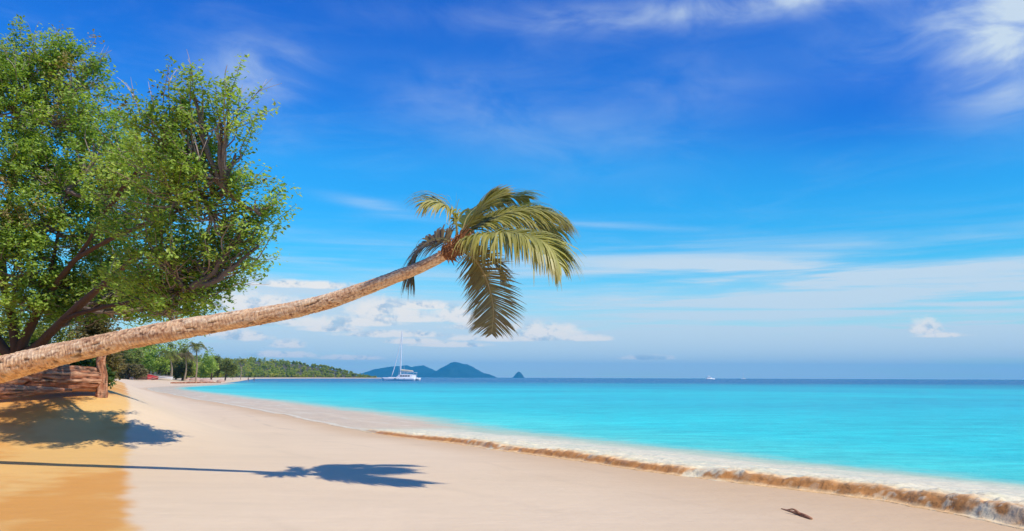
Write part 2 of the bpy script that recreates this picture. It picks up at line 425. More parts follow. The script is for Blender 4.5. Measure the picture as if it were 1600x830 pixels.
t.links.new(mix(1.0, X(a.outputs[0]), vec(gg, (gg - 1.0) * 0.75 + 1.0, (gg - 1.0) * 0.6 + 1.0), 'MULTIPLY').k, b.inputs['Base Color'])
b.inputs['Roughness'].default_value = 0.25; b.inputs['Specular IOR Level'].default_value = 0.03
bn = t.nodes.new('ShaderNodeBump'); bn.inputs['Distance'].default_value = 0.10
t.links.new(noise(vec(x_, y_ * 1.6, z_), 1.6, 6, 0.6, 0.3).k, bn.inputs['Height']); t.links.new(bn.outputs[0], b.inputs['Normal'])
mb = MB(); mb.add(np.stack([gx, gy, np.full_like(gx, -0.02)], -1).reshape(-1, 3), gf, wc.reshape(-1, 3))
water = struct(mb.build('water', M_sea, smooth=True))

# the surf strip in (s, w) coordinates
i0 = int(np.argmin(((fine - np.array(SH[1])) ** 2).sum(1))); i1 = int(np.argmin(((fine - np.array(far_shore[2])) ** 2).sum(1)))
crv = fine[i0:i1]
arc = np.r_[0, np.cumsum(np.linalg.norm(np.diff(crv, axis=0), axis=1))]
S_ = np.r_[np.arange(0, 42, 0.035), np.arange(42, 70, 0.10), np.arange(70, min(arc[-1], 260), 0.5)]
cx = np.interp(S_, arc, crv[:, 0]); cy = np.interp(S_, arc, crv[:, 1])
tx = np.gradient(cx, S_); ty = np.gradient(cy, S_)
k9 = np.ones(61) / 61
def smooth1(v, n=61): return np.convolve(np.pad(v, n // 2, mode='edge'), np.ones(n) / n, 'valid')
tx, ty = smooth1(tx), smooth1(ty); tl = np.hypot(tx, ty); nx, ny = ty / tl, -tx / tl      # seaward normal
def s_of(px, py):
    q = G(px, py)[:2]; return float(arc[np.argmin(((crv - q) ** 2).sum(1))])
sA, sB, sC, sD = s_of(1480, 800), s_of(1000, 734), s_of(700, 692), s_of(575, 675)
amp = np.interp(S_, [0, sA, sB, sC, sD, sD + 3], [0.27, 0.25, 0.18, 0.125, 0.06, 0.0])
lump = fbm(S_ * 0.9, 0, 0, 4, 51); lump2 = fbm(S_ * 3.3, 5, 0, 3, 52)
amp = amp * (0.55 + 0.65 * lump + 0.35 * (lump2 - 0.5))
w_ = np.r_[np.linspace(-0.12, 0.6, 38), np.linspace(0.63, 4, 60), np.geomspace(4.1, 16, 60)]
SS, WW = np.meshgrid(S_, w_, indexing='ij')
AA = amp[:, None]
act = sm(AA, 0.012, 0.07)                    # 1 where the wave stands up, 0 along the film
jit = (0.22 * (fbm(S_ * 0.8, 3, 0, 3, 53) - 0.5) + 0.12 * (fbm(S_ * 3.5, 3, 0, 2, 54) - 0.5))[:, None] + (1 - sm(S_, sD, sD + 2))[:, None] * 0 \
      + (0.9 * sm(S_, sD, sD + 15) * (fbm(S_ * 0.16, 8, 0, 3, 55) - 0.5))[:, None]
W2 = WW + 0 * jit
n2d = fbm(SS * 5, WW * 5, 0, 3, 56); n2b = fbm(SS * 1.6, WW * 2.2, 0, 4, 57); n2c = fbm(SS * 16, WW * 16, 2, 2, 66)
fw = 0.16 + 0.85 * AA                        # depth of the face
up = sm(W2, -0.02, 1.0 * 1) * 0
rise = np.clip(W2 / fw, 0, 1); rise = np.sin(rise * math.pi / 2) ** 1.2
fall = 1 - 0.75 * sm(W2, fw, 2.6) - 0.25 * sm(W2, 2.2, 5.5)
zz = AA * np.where(W2 < fw, rise, fall)
n2e = fbm(SS * 9, WW * 9, 4, 3, 68)
zz = zz * (1 + 0.35 * (n2d - 0.5) * sm(W2, 0.0, 0.15) * sm(W2, 2.5, 0.5)) + act * 0.05 * (n2e - 0.5) * sm(W2, 0.0, 0.10) * sm(W2, 3.0, 0.6) + act * 0.035 * (n2c - 0.5) * sm(W2, 0.02, 0.12) * sm(W2, 3.5, 1.0) + act * 0.05 * (n2b - 0.5) * sm(W2, 0.3, 0.6) * sm(W2, 5, 2)
zz = zz + 0.012 * (1 - sm(W2, 6, 12)) - 0.012 * sm(W2, 6, 12)
over = -0.22 * AA * np.exp(-((W2 - fw) / (0.6 * fw)) ** 2) * act     # the lip leans over the face
lipn = 0.07 * act * (n2e - 0.5) * np.exp(-((W2 - 0.6 * fw) / fw) ** 2) + 0.08 * act * (n2d - 0.5) * np.exp(-((W2 - 0.6 * fw) / fw) ** 2)
off = WW + jit + over + lipn
vx = cx[:, None] + nx[:, None] * off; vy = cy[:, None] + ny[:, None] * off
tz = land(vx, vy)
vz = np.maximum(zz, np.where(W2 < 0.25, tz + 0.004 + 0.006 * sm(W2, -0.1, 0.1), zz))
vz = np.where(W2 <= w_[0] + 1e-6, tz - 0.03, vz)
# colours across the surf
filmw = np.interp(S_, [0, sA, sB, sC, sD, sD + 8, sD + 40, 200], [4.6, 4.6, 5.2, 5.6, 6.0, 6.8, 6.8, 6.0])[:, None]
wn = W2 + 1.3 * (n2b - 0.5) + 0.8 * (fbm(SS * 0.35, WW * 0.6, 0, 3, 58) - 0.5)
cs = sea_col(vx, vy, np.maximum(W2, 6))
cs = cs + (C_green - cs) * (sm(wn, filmw * 1.15, filmw * 0.72) * 0.9)[..., None]
cs = cs + (np.array([0.10, 0.66, 0.50]) - cs) * (sm(wn, filmw * 2.3, filmw * 1.0) * 0.55 * (1 - sm(wn, filmw * 1.05, filmw * 0.75)))[..., None]
film = C_film * (0.92 + 0.2 * fbm(SS * 0.5, WW * 1.4, 0, 4, 59))[..., None]
fm = sm(wn, filmw * 0.80, filmw * 0.55)
cs = cs + (film - cs) * (fm * (1 - 0.75 * act))[..., None]
# foam sheet behind the lip
lace = fbm(SS * 1.1, WW * 3.2, 0, 4, 60)
fo = act * sm(W2 + 1.6 * (lace - 0.5), 4.0, 2.7) * sm(W2 + 0.5 * (n2d - 0.5), fw * 0.75, fw * 1.6 + 0.35)
fo = fo * (0.7 + 0.3 * sm(lace, 0.3, 0.5))
fo = np.maximum(fo, (1 - act) * sm(np.abs(W2 - 0.12 - 0.25 * (n2b - 0.5)), 0.20, 0.06) * 0.75)                       # thin white swash edge
fo = np.maximum(fo, (1 - act) * sm(fbm(SS * 0.5, WW * 2.0, 4, 4, 61), 0.60, 0.72) * 0.35 * sm(W2, 0.3, 1.2) * sm(W2, 7, 3))
tear = sm(fbm(SS * 0.55, 0.0, 9, 3, 62), 0.60, 0.72) * sm(n2d, 0.42, 0.62)    # white water falling over the face
face = act * sm(W2 + 0.25 * (n2d - 0.5) + 0.2 * (n2b - 0.5), fw * 1.7 + 0.25, fw * 0.85)
up_ = sm(zz / np.maximum(AA, 1e-3) + 0.7 * (n2d - 0.5) + 0.9 * (n2b - 0.5), 0.35, 1.0)
qf = W2 / fw + 0.35 * (n2d - 0.5) + 0.25 * (n2b - 0.5)
up_ = np.maximum(sm(qf, 0.55, 1.25), sm(qf, 0.22, 0.02) * 0.8)
fc = C_face + (C_amber - C_face) * up_[..., None]
fc = fc * (0.75 + 0.5 * fbm(SS * 7, WW * 4, 6, 3, 69))[..., None]
cs = cs + (fc - cs) * face[..., None]
am = act * sm(np.abs(W2 - fw * 1.7 - 0.15), 0.45, 0.1) * 0.55 * (1 - fo)
cs = cs + (C_amber - cs) * am[..., None]
fo = np.maximum(fo, face * tear * 0.9)
spk = sm(n2c * 0.5 + n2e * 0.5, 0.56, 0.66) * np.interp(S_, [0, sA, sA + 3, sB, sC], [0.8, 0.6, 0.15, 0.08, 0.03])[:, None]
fo = np.maximum(fo, face * spk)
cs = cs + (C_foam * (0.93 + 0.12 * n2c)[..., None] - cs) * np.clip(fo, 0, 1)[..., None]
L_, n_ = vx.shape
ii = np.arange(L_ - 1)[:, None] * n_; jj = np.arange(n_ - 1)[None]
sf = np.stack([ii + jj, ii + jj + 1, ii + n_ + jj + 1, ii + n_ + jj], -1).reshape(-1, 4)[:, ::-1]
M_surf = M_sea
mb = MB(); mb.add(np.stack([vx, vy, vz], -1).reshape(-1, 3), sf, cs.reshape(-1, 3))
surf = struct(mb.build('water_surf', M_surf, smooth=True))

# ------------------------------------------------------------------ blue islands on the horizon
def island(prof, Y, depth, seed):
    pr = np.array(prof, float); pts = np.array([P(x, y, Y) for x, y in pr])
    xs = np.linspace(pts[0, 0], pts[-1, 0], 160); h = np.interp(xs, pts[:, 0], pts[:, 2]); h = np.maximum(h, 0)
    v = np.linspace(-1, 1, 60)
    XX, VV = np.meshgrid(xs, v, indexing='ij')
    rid = fbm(XX / 280, VV * 3, 0, 4, seed)
    hh = h[:, None] * np.clip(1 - np.abs(VV) ** 1.5, 0, 1) * (0.80 + 0.4 * rid * np.minimum(1, np.abs(VV) * 4) + 0.2 * (1 - np.minimum(1, np.abs(VV) * 4)))
    hh = hh + 0.16 * h[:, None] * (fbm(XX / 60, VV * 7, 0, 4, seed + 3) - 0.5)
    mb = MB(); L, n = XX.shape
    a = np.arange(L - 1)[:, None] * n; bb = np.arange(n - 1)[None]
    f = np.stack([a + bb, a + bb + 1, a + n + bb + 1, a + n + bb], -1).reshape(-1, 4)[:, ::-1]
    col = np.array([0.03, 0.055, 0.06]) * (0.7 + 0.6 * fbm(XX / 90, VV * 12, 0, 3, seed + 5))[..., None]
    mb.add(np.stack([XX, Y + VV * depth, hh - 1.0], -1).reshape(-1, 3), f, col.reshape(-1, 3))
    return mb
M_isle = mat('island_forest', attr=True, rough=0.9, spec=0.1)
for prof, Y, dep, sd in (
    ([(560, 590), (575, 583), (590, 577), (603, 574), (618, 572.5), (636, 571), (645, 573.5), (655, 572), (662, 571), (668, 574), (676, 578), (686, 582), (700, 585), (715, 590)], 12600, 1500, 71),
    ([(655, 590), (672, 584), (685, 579), (695, 573), (705, 567), (711, 565), (717, 566.5), (730, 569), (738, 573), (746, 578), (756, 583), (764, 584.5), (770, 587), (778, 591)], 12000, 1200, 75),
    ([(800, 591), (804, 587), (807, 583), (810, 581), (813.5, 582), (816, 585), (818, 588), (820, 591)], 11400, 110, 79)):
    struct(island(prof, Y, dep, sd).build('hill', M_isle, smooth=True))

# haze: one closed box of pale air round the scene
hb = MB(); box(hb, (0, 0, 137), (32000, 32000, 294))
M_haze = bpy.data.materials.new('haze_air'); M_haze.use_nodes = True; t = M_haze.node_tree; t.nodes.clear()
pv = t.nodes.new('ShaderNodeVolumePrincipled'); o = t.nodes.new('ShaderNodeOutputMaterial'); t.links.new(pv.outputs[0], o.inputs['Volume'])
pv.inputs['Color'].default_value = (0.05, 0.62, 1.0, 1); pv.inputs['Density'].default_value = 0.72e-4
pv.inputs['Anisotropy'].default_value = 0.0
haze = hb.build('haze', M_haze); haze['kind'] = 'stuff'

# ================================================================== THINGS
rng = np.random.default_rng(7)
def leaves(mb, cen, n, rad, size, pal, rng, up=0.35, sunward=0.55, asp=0.5, tone=None, squash=1.0):
    """n leaves round every centre; cen (k,3), rad scalar or (k,)"""
    cen = np.asarray(cen, float); k = len(cen); rad = np.broadcast_to(np.asarray(rad, float), (k,))
    p = np.repeat(cen, n, 0); q = rng.normal(size=(k * n, 3)); q /= np.linalg.norm(q, axis=1, keepdims=True)
    q *= (rng.random((k * n, 1)) ** 0.45) * np.repeat(rad, n)[:, None]; q[:, 2] *= squash
    p = p + q
    nn = rng.normal(size=p.shape); nn = nrm(nn); nn[:, 2] = np.abs(nn[:, 2]) + up * .5; nn = nrm(nn + sunward * np.array(TOSUN))
    a = nrm(np.cross(nn, rng.normal(size=p.shape))); b2 = np.cross(nn, a)
    L = size * (0.65 + 0.7 * rng.random((len(p), 1)))
    v = np.stack([p - a * L * .5, p + b2 * L * asp * .5 + a * L * .05, p + a * L * .5 - nn * L * .12, p - b2 * L * asp * .5 + a * L * .05], 1).reshape(-1, 3)
    f = np.arange(len(v)).reshape(-1, 4)
    pal = np.asarray(pal, float)
    tt = np.repeat(rng.random(k) if tone is None else tone, n) * 0.6 + 0.4 * rng.random(len(p))
    x = np.clip(tt, 0, 0.999) * (len(pal) - 1); i = x.astype(int); fr = (x - i)[:, None]
    c = (pal[i] * (1 - fr) + pal[np.minimum(i + 1, len(pal) - 1)] * fr) * (0.8 + 0.4 * rng.random((len(p), 1)))
    mb.add(v, f, np.repeat(c, 4, 0))
GREEN = [(0.10, 0.18, 0.03), (0.24, 0.36, 0.055), (0.41, 0.53, 0.09), (0.62, 0.63, 0.16)]
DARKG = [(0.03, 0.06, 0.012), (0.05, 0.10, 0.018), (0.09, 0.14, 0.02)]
OLIVE = [(0.10, 0.11, 0.025), (0.16, 0.18, 0.03), (0.25, 0.25, 0.045)]
DRY = [(0.13, 0.10, 0.04), (0.20, 0.16, 0.06), (0.26, 0.21, 0.08)]

# ---------------------------------------------------------------- leaning coconut palm
PD = 0.6
tp = [(-170, 604, 60, 18.6), (-80, 592, 52, 18.4), (0, 577, 44, 18.2), (100, 552, 37, 17.8), (160, 539, 35, 17.5), (200, 530, 33, 17.3), (260, 519, 34, 17.1), (320, 508, 31.5, 16.9), (380, 498, 29.5, 16.7), (440, 488, 27.5, 16.45),
      (510, 472, 25.5, 16.15), (566, 452.5, 23, 15.9), (615, 434, 20.5, 15.65), (650, 420.5, 19, 15.45), (692, 400, 18, 15.25), (712, 388, 17, 15.2)]
tpt = np.array([np.r_[P(x, y, Y - PD), 0.5 * th * 0.955 / FPX * (Y - PD)] for x, y, th, Y in tp])
b0 = tpt[0, :3]; gz0 = lz(b0[0] - 1.6, b0[1] + 0.2)
root_pts = np.array([[b0[0] - 2.1, b0[1] + 0.25, gz0 - 0.35, 0.62], [b0[0] - 1.75, b0[1] + 0.22, gz0 + 0.10, 0.50], [b0[0] - 1.0, b0[1] + 0.1, (gz0 + b0[2]) / 2 + 0.2, 0.44]])
pal_t = thing('palm_tree', 'long coconut palm leaning low over the beach with windblown fronds', 'palm tree', (root_pts[1, 0], root_pts[1, 1], gz0))
q = spline(np.vstack([root_pts, tpt]), 1500)
pc, pr = q[:, :3], q[:, 3]
along = np.r_[0, np.cumsum(np.linalg.norm(np.diff(pc, axis=0), axis=1))]
t_, s_, u_ = frames(pc)
NA = 56; aa = np.linspace(0, 2 * math.pi, NA, endpoint=False)
AL, AN = np.meshgrid(along, aa, indexing='ij')
ca, sa = np.cos(AN), np.sin(AN)
ph = AL / 0.085 + 2.6 * fbm(AL * 2.2, ca * 1.0, sa * 1.0, 3, 101) + 0.35 * sa
saw = ph - np.floor(ph)
coarse = fbm(AL * 3.0, ca * 2.2, sa * 2.2, 4, 102); finen = fbm(AL * 16, ca * 5, sa * 5, 3, 103)
fib = fbm(AL * 5, ca * 9, sa * 9, 3, 104)
scar = np.exp(-((saw - 0.08) / 0.10) ** 2)
rr = pr[:, None] * (1 + 0.035 * (saw - 0.5) - 0.022 * scar + 0.22 * (coarse - 0.5) + 0.12 * (finen - 0.5))
pit = sm(fbm(AL * 4.5, ca * 3, sa * 3, 3, 105), 0.66, 0.78)
rr = rr * (1 - 0.10 * pit)
tv = pc[:, None] + rr[..., None] * (ca[..., None] * s_[:, None] + sa[..., None] * u_[:, None])
c1 = np.array([0.88, 0.565, 0.30]); c2 = np.array([0.46, 0.21, 0.105]); c3_ = np.array([0.94, 0.70, 0.43]); c4 = np.array([0.07, 0.035, 0.022])
tcx = c1 + (c3_ - c1) * sm(coarse + 0.4 * (fib - 0.5), 0.42, 0.68)[..., None]
tcx = tcx + (c2 - tcx) * np.clip(0.85 * sm(finen + 0.5 * (fib - 0.5), 0.60, 0.40) * 0.52 + (0.18 + 0.30 * sm(AL, 6, 10)) * scar, 0, 1)[..., None]
fleck = sm(fbm(AL * 13, ca * 7, sa * 7, 3, 106), 0.57, 0.66) * sm(fbm(AL * 1.3, ca * 1.5, sa * 1.5, 3, 107), 0.38, 0.6)
tcx = tcx + (np.array([0.22, 0.08, 0.04]) - tcx) * (0.75 * fleck)[..., None]
stain = sm(fbm(AL * 0.9, ca * 1.2, sa * 1.2, 4, 108), 0.55, 0.72)
tcx = tcx * (1 - 0.28 * stain[..., None] * np.array([0.8, 1.0, 1.0]))
tcx = tcx + (c4 - tcx) * (0.75 * pit)[..., None]
mb = MB(); i = np.arange(len(pc) - 1)[:, None] * NA; j = np.arange(NA)[None]; j2 = (j + 1) % NA
mb.add(tv.reshape(-1, 3), [np.stack([i + j, i + j2, i + NA + j2, i + NA + j], -1).reshape(-1, 4), np.arange(NA)[::-1][None], (np.arange(NA) + (len(pc) - 1) * NA)[None]], tcx.reshape(-1, 3))
mb.build('trunk', M_palmbark, pal_t, smooth=True)
# fibre head where the fronds leave the trunk
mb = MB(); hp_ = [P(694, 399, 15.25 - PD), P(704, 393, 15.2 - PD), P(713, 386, 15.18 - PD), P(721, 378, 15.17 - PD), P(728, 370, 15.17 - PD)]
tube(mb, spline(hp_, 24), np.interp(np.linspace(0, 1, 24), [0, .3, .6, 1], [0.10, 0.135, 0.13, 0.07]) * (1 + 0.25 * (rng.random(24) - .5)), 18, (0.26, 0.11, 0.05))
for k_ in range(260):                           # sheath strips and coir
    tpos = rng.random(); c0 = spline(hp_, 30)[int(tpos * 29)]; d_ = nrm(rng.normal(size=3)); ax = nrm(np.array(hp_[-1]) - np.array(hp_[0]))
    d_ = nrm(d_ - ax * (d_ @ ax)); p0 = c0 + d_ * 0.09; p1 = p0 + d_ * (0.02 + 0.06 * rng.random()) + ax * rng.uniform(-0.05, 0.25); p2 = p1 + d_ * 0.06 + ax * rng.uniform(-.02, .10) - np.array([0, 0, rng.uniform(0, .10)])
    tube(mb, [p0, p1, p2], [0.016, 0.012, 0.004], 4, np.array([0.36, 0.17, 0.075]) * rng.uniform(0.45, 1.5))
mb.build('fibre_head', M_bark, pal_t)

def frond(name, path, up, lmax, droop, pal, n=66, wind=0.25, fwd=0.55, spread=0.6, lmin=0.25, seed=0, petiole=0.10, root=None, w=0.024, sides=(1, -1), stemcol=(0.42, 0.36, 0.12), rad0=0.028):
    rg = np.random.default_rng(seed)
    pts = spline(np.array([P(*a) for a in path]), n + 1)
    t = nrm(np.gradient(pts, axis=0)); upv = np.array(up, float)
    mb = MB()
    u = np.linspace(0, 1, n + 1)
    tube(mb, pts, np.interp(u, [0, .15, 1], [rad0 * 1.3, rad0 * 0.75, 0.004]), 6, np.array(stemcol))
    vs = []; cs_ = []
    pal = np.array(pal, float)
    tone0 = rg.random()
    for sd in sides:
        for i in range(int(petiole * n), n + 1):
            tt = t[i]; side = nrm(np.cross(tt, upv)) * sd; us = nrm(np.cross(side, tt) * sd)
            x = (u[i] - petiole) / (1 - petiole)
            L = lmax * (lmin + (1 - lmin) * math.sin(math.pi * min(1, 0.12 + 0.80 * x)) ** 0.7) * rg.uniform(0.82, 1.1)
            if x > 0.8: L *= 1 - 3.2 * (x - 0.8)
            d = nrm(tt * (fwd + 0.5 * x) + side * spread + us * 0.15 + rg.normal(size=3) * 0.07)
            p = pts[i].copy(); K = 5; row = []
            wd = nrm(np.cross(d, us) + 1e-6)
            for kk in range(K + 1):
                s = kk / K; wid = w * (0.55 + 0.9 * math.sin(math.pi * min(1, 0.18 + s * 0.82))) * (1 - s ** 4 * 0.85) * 0.62
                row.append((p - wd * wid, p + wd * wid))
                d = nrm(d + np.array([0, 0, -1.0]) * droop * (0.25 + s) / K * 2 + np.array([1.0, 0.05, 0.05]) * wind / K + rg.normal(size=3) * 0.02)
                p = p + d * L / K
            vs.append(np.array(row).reshape(-1, 3))
            k_ = np.clip(0.35 * tone0 + 0.65 * rg.random(), 0, .999) * (len(pal) - 1); a = int(k_)
            c_ = pal[a] * (1 - (k_ - a)) + pal[min(a + 1, len(pal) - 1)] * (k_ - a)
            tip = np.linspace(0, 1, K + 1)[:, None]
            cc = c_ * (1 - tip ** 3 * 0.6) + np.array([0.34, 0.22, 0.08]) * tip ** 3 * 0.6
            cs_.append(np.repeat(cc, 2, 0))
    K = 5; base = np.arange(len(vs))[:, None] * (2 * (K + 1)); kk = np.arange(K)[None] * 2
    f = np.stack([base + kk, base + kk + 1, base + kk + 3, base + kk + 2], -1).reshape(-1, 4)
    mb.add(np.concatenate(vs), f, np.concatenate(cs_))
    return mb.build(name, M_frond, root)
def z(x, y, Y): return (620 + x / 3.193, 280 + y / 3.193, Y - PD)
YG = [(0.24, 0.23, 0.04), (0.42, 0.39, 0.085), (0.62, 0.54, 0.17)]
GG = [(0.08, 0.13, 0.02), (0.17, 0.21, 0.035), (0.31, 0.32, 0.06)]
BR = [(0.16, 0.11, 0.045), (0.26, 0.18, 0.075), (0.34, 0.26, 0.10)]
fr = [
 dict(path=[z(318, 305, 15.2), z(380, 285, 15.0), z(470, 270, 14.7), z(600, 270, 14.4), z(700, 295, 14.2), z(775, 350, 14.1), z(815, 430, 14.1)], up=(0.1, -0.55, 1), lmax=1.06, droop=1.45, pal=YG, wind=0.0, fwd=0.22, spread=0.5, seed=1, n=160, lmin=0.45),
 dict(path=[z(325, 290, 15.2), z(400, 235, 15.25), z(500, 185, 15.3), z(620, 155, 15.4), z(715, 158, 15.5), z(785, 178, 15.6), z(830, 215, 15.6)], up=(0, -0.4, 1), lmax=1.0, droop=1.15, pal=YG, wind=0.2, fwd=0.4, spread=0.5, seed=2, n=150, lmin=0.4),
 dict(path=[z(322, 280, 15.2), z(370, 210, 15.1), z(430, 130, 15.0), z(480, 92, 15.0), z(522, 86, 15.0)], up=(-0.6, -0.7, 0.3), lmax=0.60, droop=0.3, pal=YG, wind=0.5, fwd=0.9, spread=0.35, seed=3, n=80),
 dict(path=[z(330, 280, 15.3), z(410, 170, 15.7), z(500, 105, 16.0), z(590, 85, 16.3), z(650, 95, 16.5)], up=(0, 0.2, 1), lmax=0.85, droop=0.8, pal=GG, wind=0.4, fwd=0.5, spread=0.55, seed=4, n=80),
 dict(path=[z(335, 285, 15.3), z(450, 190, 15.8), z(580, 145, 16.2), z(700, 175, 16.5), z(780, 250, 16.7), z(815, 320, 16.8)], up=(0, 0.2, 1), lmax=0.9, droop=0.9, pal=GG, wind=0.25, fwd=0.45, spread=0.55, seed=5, n=80),
 dict(path=[z(325, 275, 15.25), z(350, 195, 15.6), z(400, 140, 16.0), z(450, 115, 16.3), z(520, 120, 16.5)], up=(-0.2, 0.2, 1), lmax=0.70, droop=0.6, pal=GG, wind=0.35, fwd=0.6, spread=0.55, seed=6, n=64),
 dict(path=[z(330, 290, 15.25), z(430, 225, 15.4), z(560, 205, 15.7), z(680, 225, 16.0), z(770, 290, 16.1)], up=(0, -0.1, 1), lmax=0.88, droop=0.95, pal=GG, wind=0.2, fwd=0.45, spread=0.55, seed=11, n=84),
 dict(path=[z(300, 300, 15.2), z(298, 235, 15.15), z(285, 180, 15.05), z(245, 135, 14.9), z(190, 112, 14.8), z(150, 118, 14.7)], up=(0.1, -0.55, 1), lmax=0.74, droop=1.1, pal=YG, wind=-0.08, fwd=0.4, spread=0.55, seed=7, n=84, petiole=0.28, lmin=0.45),
 dict(path=[z(285, 325, 15.3), z(225, 298, 15.6), z(165, 308, 15.9), z(115, 350, 16.1), z(85, 425, 16.2), z(70, 500, 16.2)], up=(-0.5, -0.5, 0.7), lmax=0.88, droop=1.0, pal=BR, wind=0.12, fwd=0.4, spread=0.6, seed=8, n=84, lmin=0.4),
 dict(path=[z(325, 345, 15.15), z(385, 395, 15.0), z(435, 470, 14.95), z(466, 560, 14.95), z(482, 650, 14.95), z(474, 770, 15.0)], up=(0.1, -1, 0.15), lmax=0.66, droop=0.20, pal=BR, wind=-0.05, fwd=0.32, spread=1.0, seed=9, n=100, petiole=0.10, stemcol=(0.52, 0.38, 0.18), w=0.0135, lmin=0.35),
 dict(path=[z(335, 330, 15.2), z(400, 350, 15.4), z(460, 385, 15.6), z(510, 440, 15.7), z(530, 500, 15.75)], up=(0.3, -0.5, 0.6), lmax=0.55, droop=0.7, pal=BR, wind=0.1, fwd=0.4, spread=0.6, seed=10, n=64, w=0.013),
 dict(path=[z(330, 335, 15.2), z(365, 350, 15.5), z(395, 400, 15.8), z(405, 470, 15.9), z(400, 530, 15.95)], up=(0.1, -0.9, 0.3), lmax=0.45, droop=0.5, pal=BR, wind=-0.1, fwd=0.35, spread=0.8, seed=12, n=56, w=0.016),
]
for d_ in fr:
    frond('frond', root=pal_t, **d_)

# ---------------------------------------------------------------- big broadleaf tree at the left
TY = 29.0
def TYn(px, Y, py=300):
    near = 22.2 / (1 + 0.5 * (588 - py) / FPX); k = float(np.interp(px, [200, 245], [0, 1]))
    return (28.0 + (Y - 31) * 0.5) * (1 - k) + (near + (Y - 28) * 0.25) * k
def TYs(px, Y): return float(np.interp(px, [-150, 40, 330], [29, 28.6, 19.6]))
tb = P(22, 578, TY); tb[2] = lz(tb[0], tb[1])
tree = thing('broadleaf_tree', 'big spreading broadleaf tree with dark forked trunk on the left bank', 'tree', tb)
BK = np.array([0.10, 0.062, 0.045]); BK2 = np.array([0.22, 0.16, 0.13])
mb = MB()
def limb(mb, pts, r0, r1, col=BK, n=9, wob=0.25, sd=0):
    p = spline(np.array(pts, float), 22); g = np.random.default_rng(sd)
    w = np.cumsum(g.normal(size=p.shape) * 0.05 * wob, 0); w -= np.linspace(0, 1, len(p))[:, None] * w[-1]
    p = p + w; rr_ = np.linspace(r0, r1, len(p)) * (1 + 0.18 * (g.random(len(p)) - 0.5))
    tube(mb, p, rr_, n, col * g.uniform(0.8, 1.2)); return p
fork = P(28, 555, TY)
limb(mb, [tb - np.array([0, 0, .4]), tb + np.array([0.05, 0, .3]), fork], 0.42, 0.30, n=14, sd=1)
mb.build('trunk', M_bark, tree, smooth=True)
limbs = [ # px, py, Y points from the fork
 [(28, 555, 31), (45, 515, 30.8), (68, 470, 30.4), (95, 430, 30), (130, 390, 29.5), (165, 330, 29)],
 [(28, 555, 31), (52, 545, 31.3), (95, 505, 31.8), (150, 455, 32.5), (215, 400, 33), (275, 340, 33)],
 [(28, 555, 31), (20, 500, 31), (5, 430, 31.5), (10, 330, 32), (40, 220, 32), (60, 190, 32)],
 [(20, 560, 31), (-30, 500, 30.5), (-90, 420, 30), (-140, 320, 29.5), (-150, 200, 29.5)],
 [(60, 480, 30.5), (80, 420, 31), (92, 350, 31), (105, 300, 31)],
 [(110, 412, 29.9), (170, 375, 29), (240, 345, 28), (300, 320, 27.5), (350, 290, 27)],
 [(100, 500, 31.8), (160, 480, 31), (230, 465, 30), (300, 450, 29.5)],
 [(165, 330, 29), (215, 270, 29), (260, 210, 29), (290, 150, 29)],
]
lend = []
for k_, l in enumerate(limbs):
    mb = MB(); p = limb(mb, [P(a[0], a[1], TYs(a[0], a[2])) for a in l], 0.19 if k_ < 4 else 0.08, 0.03, sd=20 + k_); mb.build('limb', M_bark, tree, smooth=True); lend.append(p)
lnodes = np.concatenate(lend)
clumps = [ # px, py, rx, ry, Y, number of tufts
 (35, 118, 58, 44, 32, 26), (112, 135, 48, 44, 32, 20), (85, 95, 36, 24, 32, 8), (20, 170, 70, 60, 31, 34), (110, 190, 65, 50, 31, 28), (-60, 150, 80, 90, 31, 26), (-130, 260, 90, 110, 30.5, 26), (-70, 380, 90, 110, 30, 30),
 (20, 270, 70, 60, 30, 34), (95, 280, 65, 60, 30.5, 30), (150, 240, 50, 40, 29.5, 20), (252, 196, 40, 30, 29, 12), (302, 150, 20, 20, 29, 6), (228, 235, 50, 36, 29, 20), (300, 220, 55, 42, 28.5, 26), (350, 190, 32, 38, 28, 12), (366, 172, 14, 16, 28, 2),
 (195, 300, 65, 50, 28.5, 30), (280, 300, 65, 50, 28, 32), (335, 270, 42, 38, 27.5, 19), (372, 300, 28, 28, 27, 8), (380, 240, 16, 12, 28, 3), (340, 345, 50, 36, 27.5, 23), (395, 362, 34, 24, 27, 10), (430, 335, 15, 18, 26.5, 3), (262, 405, 60, 44, 28, 38), (335, 414, 48, 32, 27.5, 28), (386, 410, 30, 18, 27, 7), (425, 385, 22, 14, 26.5, 4),
 (150, 370, 60, 50, 30, 28), (60, 350, 70, 60, 29.5, 32), (20, 430, 60, 50, 29, 24), (120, 440, 60, 45, 31, 22), (200, 440, 60, 40, 30, 26), (280, 452, 48, 30, 29.5, 34), (322, 452, 24, 24, 29, 12), (205, 480, 45, 22, 30.5, 26), (262, 484, 34, 16, 30, 18), (165, 470, 45, 24, 30, 18), (60, 480, 50, 28, 32, 10), (240, 350, 70, 50, 31, 26), (40, 470, 70, 36, 30, 20), (130, 485, 50, 22, 31, 14), (250, 440, 60, 36, 31, 18), (0, 380, 60, 50, 29, 20), (60, 210, 80, 80, 34, 24), (250, 260, 80, 60, 32.5, 22), (170, 320, 90, 70, 34, 22),
]
sprays = []; stone = []; sscale = []; tw = MB()
